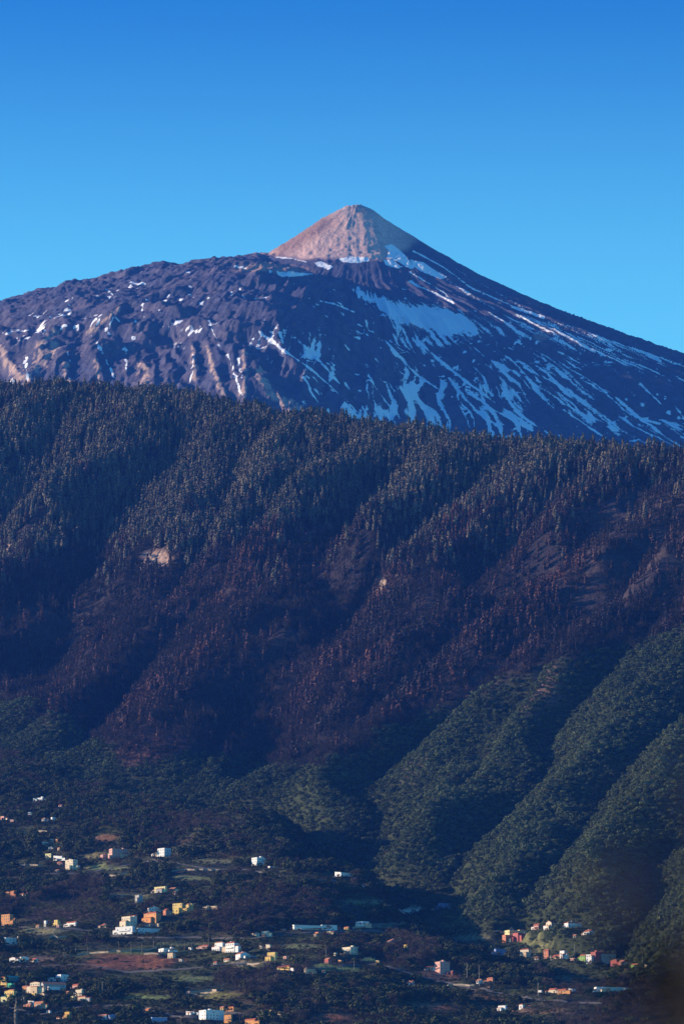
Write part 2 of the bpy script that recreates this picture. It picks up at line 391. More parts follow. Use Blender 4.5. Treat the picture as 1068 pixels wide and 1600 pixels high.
def build_hillside_heights():
    cols = np.linspace(-900, 1950, 140)
    yg = np.linspace(3500, 12300, 900)
    tab = np.zeros((len(yg), len(cols))); yr = np.zeros(len(cols))
    for j, uu in enumerate(cols):
        vr = np.interp(uu, RIDGE_U, RIDGE_V)
        vv = np.linspace(1900, vr, 500)
        ue = np.clip(uu, -500, 1550)
        yy = depth_f(np.full(500, ue / 1000), vv / 1000)
        yy = np.maximum.accumulate(yy + np.arange(500) * .01)
        zz = unproject(np.full(500, uu), vv, yy)[2]
        yr[j] = yy[-1]
        z = np.interp(yg, yy, zz)
        back = yg - yy[-1]
        z = np.where(back > 0, zz[-1] - np.interp(back, [0, 250, 3000], [0, 20, 300]), z)
        tab[:, j] = z
    X, Y = np.meshgrid(HXS, HYS)
    z = Y * .1
    for it in range(3):
        uu = CU + FPX * X / (Y * CP + z * SP)
        fu = np.clip((uu - cols[0]) / (cols[1] - cols[0]), 0, len(cols) - 1.001); fy = np.clip((Y - yg[0]) / (yg[1] - yg[0]), 0, len(yg) - 1.001)
        iu, iy = fu.astype(int), fy.astype(int); fu -= iu; fy -= iy
        z = (tab[iy, iu] * (1 - fu) + tab[iy, iu + 1] * fu) * (1 - fy) + (tab[iy + 1, iu] * (1 - fu) + tab[iy + 1, iu + 1] * fu) * fy
    yridge = np.interp(uu, cols, yr)
    zf = np.interp(Y, [250, 4250], [-45, 1.0])
    zat = z[np.argmin(np.abs(HYS - 4250))][None, :]
    z = np.where(Y < 4250, np.where(zf < 0, -45 + (Y - 250) / 4000 * (zat + 45), z), z)
    u, v = project(X, Y, z)
    return X, Y, z, u, v, yridge

def terrain():
    X, Y, z, u, v, yr = build_hillside_heights()
    # spurs: a crest field from the hand-laid spur lines (plan view)
    ws = (fbm(X / 180, Y / 180, 4, 101) - .5) * 120; wt = (fbm(X / 180, Y / 180, 4, 105) - .5) * 110
    PX, PY = X + ws, Y + wt
    d1 = np.full(X.shape, 1e9); d2 = d1.copy(); wsum = np.zeros(X.shape); wamp = np.zeros(X.shape)
    for ci, cr in enumerate(CRESTS):
        pts = []
        for cu, cv in cr:
            yy = float(depth_f(np.array([np.clip(cu, -500, 1550) / 1000]), np.array([cv / 1000]))[0])
            x_, y_, _ = unproject(cu, cv, yy); pts.append((x_, y_))
        d, _ = seg_dist(PX, PY, pts)
        d2 = np.minimum(np.maximum(d, d1), d2); d1 = np.minimum(d, d1)
        wk = 1 / (d + 15) ** 2; wsum += wk; wamp += wk * (.65, 1.25, .9, 1.15, .75, 1.3)[ci % 6]
    half = (d1 + d2) / 2
    t = 1 - np.clip(d1 / (half + 1e-6), 0, 1)
    foot_v = np.interp(u, [-500, 0, 200, 300, 400, 480, 615, 750, 880, 1000, 1400], [1150, 1150, 1215, 1215, 1205, 1262, 1352, 1400, 1455, 1480, 1520])
    esc = sstep(25, -60, v - foot_v) * sstep(-30, 140, yr - Y)
    top = sstep(0, 420, yr - Y)
    amp = np.clip(half * np.interp(v, [700, 850, 1020, 1120], [.72, .82, .86, .62]), 22, 110) * (wamp / wsum) * (.6 + .4 * top) * (.75 + .35 * sstep(1000, 1100, v)) * (.55 + .9 * fbm(X / 260, Y / 260, 2, 109))
    shape = 1 - (1 - t) ** np.interp(v, [700, 1040, 1120], [1.4, 1.4, 1.12])
    z = z + esc * (shape - .55) * amp
    # minor ribs and gullies running down the same way
    s_ax = X * .79 - Y * .61
    l_ax = X * .61 + Y * .79
    rib = ridged(s_ax / 75 + (fbm(X / 120, Y / 120, 2, 111) - .5) * 1.2, l_ax / 420, 3, 113) - .5
    up = sstep(1120, 1000, v)
    z = z + esc * rib * (28 * (.6 + .4 * top)) * (.25 + .75 * up) * (.3 + 1.4 * fbm(X / 210, Y / 210, 2, 114))
    z = z + esc * ((fbm(X / 60, Y / 60, 4, 117) - .5) * 26 * (.35 + .65 * up) + (fbm(X / 190, Y / 190, 3, 118) - .5) * 105 * up * top)
    z = z + sstep(100, -30, yr - Y) * (fbm(X / 90, Y / 200, 3, 119) - .5) * 14
    for pts, dep, wid in [([(650, 820), (575, 900), (520, 985), (470, 1065), (405, 1150), (330, 1205)], 62, 62), ([(215, 880), (120, 985), (50, 1085)], 34, 50), ([(1000, 790), (900, 850), (800, 905)], 26, 45)]:
        pp = []
        for cu, cv in pts:
            yy = float(depth_f(np.array([cu / 1000]), np.array([cv / 1000]))[0]); x_, y_, _ = unproject(cu, cv, yy); pp.append((x_, y_))
        dd, tt = seg_dist(PX, PY, pp); z = z - esc * dep * np.exp(-(dd / wid) ** 2) * sstep(0, .25, tt)
    # the ravine along the foot of the escarpment
    rv = []
    for cu, cv in [(120, 1195), (300, 1228), (400, 1240), (480, 1272), (560, 1335), (640, 1378), (740, 1412), (850, 1452), (960, 1488), (1100, 1520), (1400, 1580)]:
        yy = float(depth_f(np.array([cu / 1000]), np.array([cv / 1000]))[0]); x_, y_, _ = unproject(cu, cv, yy); rv.append((x_, y_))
    dr, tr = seg_dist(PX, PY, rv)
    z = z - 52 * np.exp(-(dr / 60) ** 2) * (.4 + .6 * sstep(0, .25, tr)) * sstep(1.0, .62, tr)
    lip = []
    for cu, cv in [(380, 1285), (480, 1300), (560, 1362), (640, 1402), (740, 1432), (830, 1462)]:
        yy = float(depth_f(np.array([cu / 1000]), np.array([cv / 1000]))[0]); x_, y_, _ = unproject(cu, cv, yy); lip.append((x_, y_))
    dl, tl = seg_dist(X, Y, lip)
    z = z + 10 * np.exp(-(dl / 60) ** 2)
    # gentle relief and terraces of the farmland
    farm = sstep(-20, 60, v - foot_v) * sstep(4150, 4400, Y)
    z = z + farm * ((fbm(X / 170, Y / 170, 3, 121) - .5) * 34 + (fbm(X / 50, Y / 50, 3, 123) - .5) * 7)
    stp = 4.2
    zz = z + (fbm(X / 90, Y / 90, 2, 125) - .5) * 5
    fr = zz / stp - np.floor(zz / stp)
    tz = (sstep(.62, 1.0, fr) - fr) * stp
    tm = farm * sstep(.40, .55, fbm(X / 220, Y / 220, 2, 127)) * sstep(6500, 6200, Y)
    z = z + tz * tm * .85
    return X, Y, z, t, esc, farm, yr, dr, tr, foot_v, tm
HX, HY, HZ, HT, HESC, HFARM, HYR, HDR, HTR, HFOOT, HTERR = terrain()
HU, HV = project(HX, HY, HZ)

# image positions of bare or special ground: (u, v, ru, rv, tilt, colour, strength)
GROUND_PATCH = [(160, 1356, 40, 4, 0, (.12, .13, .05), .9), (300, 1372, 34, 4, 3, (.11, .12, .045), .9), (330, 1346, 30, 4, 0, (.11, .11, .05), .8), (200, 1400, 30, 4, 0, (.13, .12, .06), .8), (70, 1455, 36, 4, 0, (.13, .12, .06), .9), (30, 1550, 18, 3, 0, (.13, .11, .05), .8), (280, 1475, 40, 3, 0, (.12, .12, .05), .8),
                (470, 1480, 36, 5, 0, (.10, .11, .045), .9), (530, 1512, 40, 4, 4, (.10, .13, .045), .9), (600, 1446, 36, 4, -3, (.13, .11, .06), .8), (740, 1466, 34, 5, 0, (.12, .11, .06), .8), (830, 1475, 40, 4, 5, (.12, .12, .05), .8), (900, 1530, 40, 4, 3, (.12, .09, .05), .8), (230, 1560, 40, 5, 0, (.09, .12, .04), .9), (300, 1530, 36, 5, 0, (.10, .12, .045), .8), (460, 1550, 30, 4, 0, (.11, .10, .05), .7), (860, 1580, 60, 5, 0, (.12, .075, .045), .7), (570, 1410, 40, 4, 0, (.12, .12, .055), .8),
                (205, 1503, 78, 13, 0, (.13, .055, .028), 1.0), (235, 1488, 60, 4, 0, (.10, .11, .035), .8), (60, 1497, 40, 4, 0, (.10, .07, .05), .7), (640, 1423, 20, 5, -8, (.42, .30, .19), 1.0), (690, 1524, 34, 8, 4, (.16, .075, .04), .9),
                (345, 1556, 34, 6, -4, (.11, .10, .03), .9), (150, 1337, 24, 5, -3, (.14, .12, .05), .8), (165, 1310, 20, 6, 0, (.16, .08, .04), .8), (320, 1551, 26, 3, -5, (.34, .26, .14), .9), (385, 1508, 26, 3, 0, (.30, .22, .13), .8),
                (520, 1590, 34, 5, 3, (.15, .06, .03), .8), (680, 1573, 44, 5, 3, (.15, .065, .035), .8), (100, 1430, 70, 10, 0, (.055, .032, .028), .7), (760, 1560, 30, 5, 0, (.12, .06, .035), .7),
                (655, 1192, 20, 9, -10, (.36, .24, .17), .7), (640, 1212, 18, 14, 0, (.20, .18, .13), .5), (245, 872, 24, 13, 5, (.45, .30, .22), .8), (495, 830, 28, 8, -25, (.30, .19, .16), .6), (595, 915, 12, 8, 0, (.42, .30, .22), .8), (640, 880, 14, 40, 30, (.2, .15, .13), .5),
                (850, 1080, 26, 45, 45, (.15, .09, .075), .7), (740, 1060, 60, 26, -30, (.10, .065, .06), .6), (250, 1165, 70, 24, -15, (.11, .055, .045), .6), (960, 860, 120, 90, -20, (.075, .055, .055), .5)]
def ground_colors():
    n1 = fbm(HX / 70, HY / 70, 4, 131); n2 = fbm(HX / 16, HY / 16, 3, 133)
    def lerp(a, b, t): return a * (1 - t[..., None]) + b * t[..., None]
    burnt = np.array([.028, .023, .025]); duff = np.array([.050, .038, .036]); green = np.array([.035, .045, .020]); soil = np.array([.075, .050, .032]); grass = np.array([.055, .065, .022])
    pine_v = np.interp(HU, PINE_LINE[0], PINE_LINE[1])
    c = lerp(np.broadcast_to(burnt, HX.shape + (3,)), duff, sstep(.45, .75, n1))
    c = lerp(c, green, sstep(-30, 30, HV - pine_v + (n1 - .5) * 90))
    fm = HFARM * sstep(.48, .6, n2 * .4 + n1 * .6)
    c = lerp(c, np.array([.040, .044, .026]), HFARM)
    c = lerp(c, soil, fm * sstep(.5, .62, fbm(HX / 110, HY / 60, 2, 135)) * .7)
    c = lerp(c, grass, HFARM * sstep(.52, .62, fbm(HX / 90, HY / 50, 2, 137)) * .8)
    for pu, pv, ru, rv, an, col, s in GROUND_PATCH:
        if pv > 1290: col = tuple(q * 1.55 for q in col)
        c = lerp(c, np.array(col), sstep(1.15, .75, blob(HU, HV, pu, pv, ru, rv, an) + (n2 - .5) * .6) * s)
    return c
PINE_LINE = ([-500, 0, 100, 200, 300, 400, 480, 560, 640, 760, 870, 960, 1068, 1600], [1080, 1090, 1135, 1195, 1185, 1178, 1195, 1170, 1130, 1072, 1045, 1022, 990, 950])

def ray_hit(u, v, y0=4150.0, y1=9800.0):
    """where the line of sight through a photograph pixel meets the land"""
    yy = np.arange(y0, y1, 3.0)
    x, y, z = unproject(u, v, yy)
    h = bilerp(HXS, HYS, HZ, x, y)
    k = np.argmax(h >= z)
    if h[k] < z[k]: k = -1
    return float(x[k]), float(y[k]), float(h[k])

def build_land():
    o = grid_mesh('hillside', HXS, HYS, HZ, None, {'soil': ground_colors()})
    o['kind'] = 'structure'; o['label'] = 'forested escarpment and terraced farmland below the volcano'
    m, n, l, b = new_mat('hillside_soil', .95, .05)
    at = n.new('ShaderNodeAttribute'); at.attribute_name = 'soil'
    nf = noise_node(n, l, .16, 5, .65)
    l.new(mixc(n, l, 1.0, at.outputs['Color'], mixc(n, l, maprange(n, l, nf.outputs[0], .3, .7), (.5, .5, .5), (1.5, 1.5, 1.5)), 'MULTIPLY'), b.inputs['Base Color'])
    bp = n.new('ShaderNodeBump'); bp.inputs['Strength'].default_value = .8; bp.inputs['Distance'].default_value = 2.5
    l.new(nf.outputs[0], bp.inputs['Height']); l.new(bp.outputs[0], b.inputs['Normal'])
    o.data.materials.append(m)
    # the lowland sheet all round
    xs = np.linspace(-11500, 11500, 24); ys = np.linspace(-2500, 29000, 32)
    g = grid_mesh('ground', xs, ys, np.full((32, 24), -48.0)); g['kind'] = 'structure'; g['label'] = 'coastal lowland around the foot of the mountains'
    m, n, l, b = new_mat('lowland', .95, .05)
    nf = noise_node(n, l, .01, 6, .6)
    l.new(mixc(n, l, nf.outputs[0], (.03, .04, .02), (.09, .07, .045)), b.inputs['Base Color']); g.data.materials.append(m)

def build_haze():
    me = bpy.data.meshes.new('haze')
    x0, x1, y0, y1, z0, z1 = -12000, 12000, -3000, 30000, -52, 3720
    vs = [(x, y, z) for x in (x0, x1) for y in (y0, y1) for z in (z0, z1)]
    me.from_pydata(vs, [], [(0, 1, 3, 2), (4, 6, 7, 5), (0, 4, 5, 1), (2, 3, 7, 6), (0, 2, 6, 4), (1, 5, 7, 3)])
    o = bpy.data.objects.new('haze', me); COL.objects.link(o); o['kind'] = 'stuff'; o['label'] = 'thin blue haze in the mountain air'
    m = bpy.data.materials.new('haze_air'); m.use_nodes = True
    n, l = m.node_tree.nodes, m.node_tree.links
    n.remove(n['Principled BSDF'])
    pv = n.new('ShaderNodeVolumePrincipled')
    pv.inputs['Color'].default_value = (*HAZE_COLOR, 1); pv.inputs['Density'].default_value = HAZE_DENSITY; pv.inputs['Anisotropy'].default_value = 0.0
    l.new(pv.outputs[0], n['Material Output'].inputs['Volume'])
    m.cycles.homogeneous_volume = True if hasattr(m.cycles, 'homogeneous_volume') else None
    me.materials.append(m)


# ================================================================== plants
def mesh_obj(name, verts, faces, mat, parent=None, smooth=False):
    me = bpy.data.meshes.new(name); me.from_pydata([tuple(map(float, p)) for p in verts], [], faces); me.update()
    if mat: me.materials.append(mat)
    if smooth: me.polygons.foreach_set('use_smooth', np.ones(len(me.polygons), bool))
    o = bpy.data.objects.new(name, me); COL.objects.link(o)
    if parent: o.parent = parent
    return o

def tapered(p0, p1, r0, r1, n=5):
    p0, p1 = np.array(p0, float), np.array(p1, float)
    d = p1 - p0; d /= np.linalg.norm(d) + 1e-9
    a = np.cross(d, [0, 0, 1.0]) if abs(d[2]) < .9 else np.cross(d, [1.0, 0, 0]); a /= np.linalg.norm(a); b = np.cross(d, a)
    vs = []; fs = []
    for p, r in ((p0, r0), (p1, r1)):
        for i in range(n):
            t = 2 * math.pi * i / n; vs.append(p + r * (math.cos(t) * a + math.sin(t) * b))
    for i in range(n): fs.append((i, (i + 1) % n, n + (i + 1) % n, n + i))
    fs.append(tuple(range(n - 1, -1, -1))); fs.append(tuple(range(n, 2 * n)))
    return vs, fs
class Acc:
    def __init__(s): s.v = []; s.f = []
    def add(s, vf):
        k = len(s.v); s.v += list(vf[0]); s.f += [tuple(i + k for i in f) for f in vf[1]]; return s

def clumps(C, N, size, rr, bend=.35, aspect=1.0):
    """leaf tufts: two bent triangles each, facing roughly along N"""
    acc = Acc()
    for c, n, s in zip(C, N, size):
        n = np.array(n) + rr.normal(0, bend, 3); n /= np.linalg.norm(n) + 1e-9
        a = np.cross(n, rr.normal(0, 1, 3)); a /= np.linalg.norm(a) + 1e-9; b = np.cross(n, a)
        s1, s2 = s * rr.uniform(.7, 1.2), s * rr.uniform(.7, 1.2) * aspect
        p = [c + a * s1 * rr.uniform(.7, 1.1), c + b * s2 * rr.uniform(.6, 1.1), c - a * s1 * rr.uniform(.7, 1.1) - n * s * .25, c - b * s2 * rr.uniform(.6, 1.1) - n * s * .2]
        acc.add((p, [(0, 1, 2), (0, 2, 3)]))
    return acc

def crown_pine(rr, lean=.0, gap=.15):
    C, N, S = [], [], []
    wh = np.linspace(.16, .97, 11) + rr.normal(0, .015, 11)
    for t in wh:
        prof = .185 * (1 - ((t - .12) / .9)) ** .62 * min(1.0, .55 + (t - .1) * 2.2)
        k = int(5 + 9 * prof / .18)
        az0 = rr.uniform(0, 6.28)
        for i in range(k):
            if rr.random() < gap: continue
            az = az0 + 6.28 * i / k + rr.normal(0, .25); r = prof * rr.uniform(.55, 1.18)
            d = np.array([math.cos(az), math.sin(az), 0])
            C.append(d * r + [0, 0, t + rr.normal(0, .02)]); N.append(d * 1.0 + [0, 0, .35]); S.append(.048 + .25 * prof * rr.uniform(.7, 1.1))
    C.append(np.array([0, 0, 1.0])); N.append(np.array([-.3, -.3, .8])); S.append(.04)
    return clumps(C, N, S, rr, .28, 1.1)
def crown_broad(rr, n=165):
    lobes = [(np.array([0, 0, .60]), .36)] + [(np.array([math.cos(a) * .26, math.sin(a) * .26, rr.uniform(.42, .68)]), rr.uniform(.20, .30)) for a in np.linspace(0, 6.28, 7)[:-1] + rr.uniform(0, 1)]
    C, N, S = [], [], []
    while len(C) < n:
        c0, r = lobes[rr.integers(len(lobes))]
        d = rr.normal(0, 1, 3); d /= np.linalg.norm(d)
        if d[2] < -.45: continue
        p = c0 + d * r * rr.uniform(.8, 1.05)
        if any(np.linalg.norm(p - q) < .72 * s for q, s in lobes): continue
        C.append(p); N.append(d + [0, 0, .25]); S.append(rr.uniform(.06, .115))
    return clumps(C, N, S, rr, .5)
def crown_bare(rr, n=120):
    acc = Acc()
    for i in range(7):
        a = rr.uniform(0, 6.28); acc.add(tapered((0, 0, rr.uniform(.2, .4)), (math.cos(a) * .28, math.sin(a) * .28, rr.uniform(.65, .9)), .016, .005, 3))
    for i in range(n):
        d = rr.normal(0, 1, 3); d /= np.linalg.norm(d); d[2] = abs(d[2]) * .9 - .1
        p = np.array([0, 0, .55]) + d * np.array([.38, .38, .42]) * rr.uniform(.45, 1)
        e = d + rr.normal(0, .5, 3) + [0, 0, .6]; e /= np.linalg.norm(e)
        s = np.cross(e, rr.normal(0, 1, 3)); s /= np.linalg.norm(s)
        L, w = rr.uniform(.10, .2), rr.uniform(.008, .022)
        acc.add(([p - s * w, p + s * w, p + e * L], [(0, 1, 2)]))
    return acc
def crown_palm(rr):
    acc = Acc()
    for i in range(16):
        az = 6.28 * i / 16 + rr.normal(0, .15); up = rr.uniform(-.3, .9); L = rr.uniform(.27, .36)
        d = np.array([math.cos(az), math.sin(az), 0]); s = np.array([-d[1], d[0], 0]); pts = []
        for k in range(4):
            t = k / 3; pts.append(np.array([0, 0, .96]) + d * L * t + np.array([0, 0, L * (up * t - (up + .55) * t * t)]))
        vs = []
        for k, p in enumerate(pts): w = .035 * (1 - abs(k - 1.2) / 2.2); vs += [p - s * w - [0, 0, .014], p, p + s * w - [0, 0, .014]]
        fs = []
        for k in range(3):
            b = 3 * k; fs += [(b, b + 1, b + 4, b + 3), (b + 1, b + 2, b + 5, b + 4)]
        acc.add((vs, fs))
    return acc
def trunk_acc(h, r, rr, limbs=0, top=.2):
    acc = Acc(); p = np.array([0, 0, -.06]); n = 3
    for i in range(n):
        q = np.array([rr.normal(0, .006), rr.normal(0, .006), h * (i + 1) / n]); acc.add(tapered(p, q, r * (1 - (1 - top) * i / n), r * (1 - (1 - top) * (i + 1) / n), 5)); p = q
    for i in range(limbs):
        a = rr.uniform(0, 6.28); z = h * rr.uniform(.45, .9); L = rr.uniform(.12, .26)
        acc.add(tapered((0, 0, z), (math.cos(a) * L, math.sin(a) * L, z + L * rr.uniform(.5, 1)), r * .45, r * .12, 4))
    return acc

def tint_mat(name, default, var=.25):
    m, n, l, b = new_mat(name, .9, .06)
    at = n.new('ShaderNodeAttribute'); at.attribute_type = 'INSTANCER'; at.attribute_name = 'tint'
    g = n.new('ShaderNodeNewGeometry')
    v = maprange(n, l, g.outputs['Random Per Island'], 0, 1, 1 - var, 1 + var)
    l.new(mixc(n, l, 1.0, at.outputs['Color'], v, 'MULTIPLY'), b.inputs['Base Color'])
    return m
def bark_mat(name, c0, c1):
    m, n, l, b = new_mat(name, .95, .05)
    nz = noise_node(n, l, 9, 3)
    l.new(mixc(n, l, nz.outputs[0], c0, c1), b.inputs['Base Color']); return m

def make_species():
    leaf = tint_mat('foliage', None, .35); twig = tint_mat('twigs', None, .3)
    bark = bark_mat('bark', (.06, .042, .034), (.11, .08, .065)); char = bark_mat('charred_bark', (.02, .016, .016), (.06, .048, .045)); pale = bark_mat('pale_bark', (.22, .17, .13), (.34, .28, .22))
    SP = {}
    def reg(kind, variants): SP[kind] = variants
    def var(kind, crown, trunk, mat, bmat):
        return (mk_mesh('crown', crown, mat), mk_mesh('trunk', trunk, bmat))
    def mk_mesh(nm, acc, mat):
        me = bpy.data.meshes.new(nm); me.from_pydata([tuple(map(float, p)) for p in acc.v], [], acc.f); me.update(); me.materials.append(mat); return me
    r_ = lambda k: np.random.default_rng(100 + k)
    reg('pine_tree', [var('pine', crown_pine(r_(i), gap=.10), trunk_acc(.93, .020, r_(i)), leaf, bark) for i in range(6)])
    reg('scorched_pine', [var('sc', crown_pine(r_(20 + i), gap=.34), trunk_acc(.96, .020, r_(20 + i), 4), leaf, char) for i in range(5)])
    reg('burnt_tree', [var('sn', crown_bare(r_(40 + i), 70), trunk_acc(.95, .022, r_(40 + i), 6), twig, char) for i in range(3)])
    reg('broadleaf_tree', [var('bl', crown_broad(r_(60 + i)), trunk_acc(.5, .04, r_(60 + i), 4, .5), leaf, bark) for i in range(6)])
    reg('bare_tree', [var('ba', crown_bare(r_(80 + i), 170), trunk_acc(.5, .035, r_(80 + i), 5, .4), twig, bark) for i in range(4)])
    reg('palm_tree', [var('pa', crown_palm(r_(90 + i)), trunk_acc(.96, .018, r_(90 + i), 0, .8), leaf, pale) for i in range(2)])
    return SP

def place_tree(kind, SP, k, loc, scale, rot, tint, label, group, cat='tree'):
    crown, trunk = SP[kind][k]
    r = bpy.data.objects.new(kind, None); COL.objects.link(r)
    r.location = loc; r.scale = scale; r.rotation_euler = (0, 0, rot); r.empty_display_size = .1
    r['label'] = label; r['category'] = cat; r['group'] = group
    for nm, me in (('trunk', trunk), ('crown', crown)):
        o = bpy.data.objects.new(nm, me); COL.objects.link(o); o.parent = r
        if nm == 'crown': o['tint'] = [float(t) for t in tint]
    return r

def scatter(name, label, protos, P, S, ROT, VAR, TINT):
    """a mass of trees as one object of instances"""
    me = bpy.data.meshes.new(name); me.vertices.add(len(P)); me.vertices.foreach_set('co', P.astype(np.float32).ravel())
    me.attributes.new('size', 'FLOAT_VECTOR', 'POINT').data.foreach_set('vector', S.astype(np.float32).ravel())
    me.attributes.new('turn', 'FLOAT', 'POINT').data.foreach_set('value', ROT.astype(np.float32))
    me.attributes.new('which', 'INT', 'POINT').data.foreach_set('value', VAR.astype(np.int32))
    me.attributes.new('tint', 'FLOAT_VECTOR', 'POINT').data.foreach_set('vector', TINT.astype(np.float32).ravel())
    o = bpy.data.objects.new(name, me); COL.objects.link(o); o['kind'] = 'stuff'; o['label'] = label
    ng = bpy.data.node_groups.new(name, 'GeometryNodeTree')
    ng.interface.new_socket('Geometry', in_out='INPUT', socket_type='NodeSocketGeometry'); ng.interface.new_socket('Geometry', in_out='OUTPUT', socket_type='NodeSocketGeometry')
    n, l = ng.nodes, ng.links
    gi, go = n.new('NodeGroupInput'), n.new('NodeGroupOutput')
    allj = n.new('GeometryNodeJoinGeometry')
    for root in protos:
        j = n.new('GeometryNodeJoinGeometry')
        for ch in root.children:
            oi = n.new('GeometryNodeObjectInfo'); oi.transform_space = 'ORIGINAL'; oi.inputs['Object'].default_value = ch; l.new(oi.outputs['Geometry'], j.inputs[0])
        g2 = n.new('GeometryNodeGeometryToInstance'); l.new(j.outputs[0], g2.inputs[0]); l.new(g2.outputs[0], allj.inputs[0])
    ip = n.new('GeometryNodeInstanceOnPoints')
    l.new(gi.outputs[0], ip.inputs['Points']); l.new(allj.outputs[0], ip.inputs['Instance']); ip.inputs['Pick Instance'].default_value = True
    def na(nm, dt):
        x = n.new('GeometryNodeInputNamedAttribute'); x.data_type = dt; x.inputs['Name'].default_value = nm; return x.outputs['Attribute']
    l.new(na('which', 'INT'), ip.inputs['Instance Index']); l.new(na('size', 'FLOAT_VECTOR'), ip.inputs['Scale'])
    cx = n.new('ShaderNodeCombineXYZ'); l.new(na('turn', 'FLOAT'), cx.inputs['Z']); l.new(cx.outputs[0], ip.inputs['Rotation'])
    l.new(ip.outputs[0], go.inputs[0])
    md = o.modifiers.new('scatter', 'NODES'); md.node_group = ng
    return o

HOUSE_SPOTS = []     # (u, v, half width px, Y) to keep trees off the houses

def third(u): return 'left' if u < 356 else ('middle' if u < 712 else 'right')
def zone_pine(u, v): return ('high on the slope close under the ridge, ' if v < 740 else 'lower down the slope above the burnt spurs, ') + third(u) + ' third'
def zone_spur(u, v):
    if u < 300: return 'on the burnt spurs above the upper left terraces' if v > 1000 else 'on the left slope near the cream cliff'
    if u < 560: return 'on the central burnt spur ending above the ravine' if v > 1000 else 'on the central slope below the green pines'
    return 'on the long spur above the pinkish rock scar' if v > 960 else 'on the upper right slope among bare burnt ground'
def zone_farm(u, v):
    if u < 300: return 'around the left hamlet and terraces' if v < 1500 else 'among the bottom left houses'
    if u < 640: return 'between the white villas and the ravine' if v < 1500 else 'in the dark wood at the bottom centre'
    return 'around the right hamlet' if v < 1510 else 'in the dark lower right wood'
def zone_ever(u, v):
    if u < 480: return 'on the shaded slope above the left terraces'
    if u < 720: return 'on the first green spur right of the ravine'
    return 'on the second green spur' if u < 860 else 'on the rightmost green spurs'

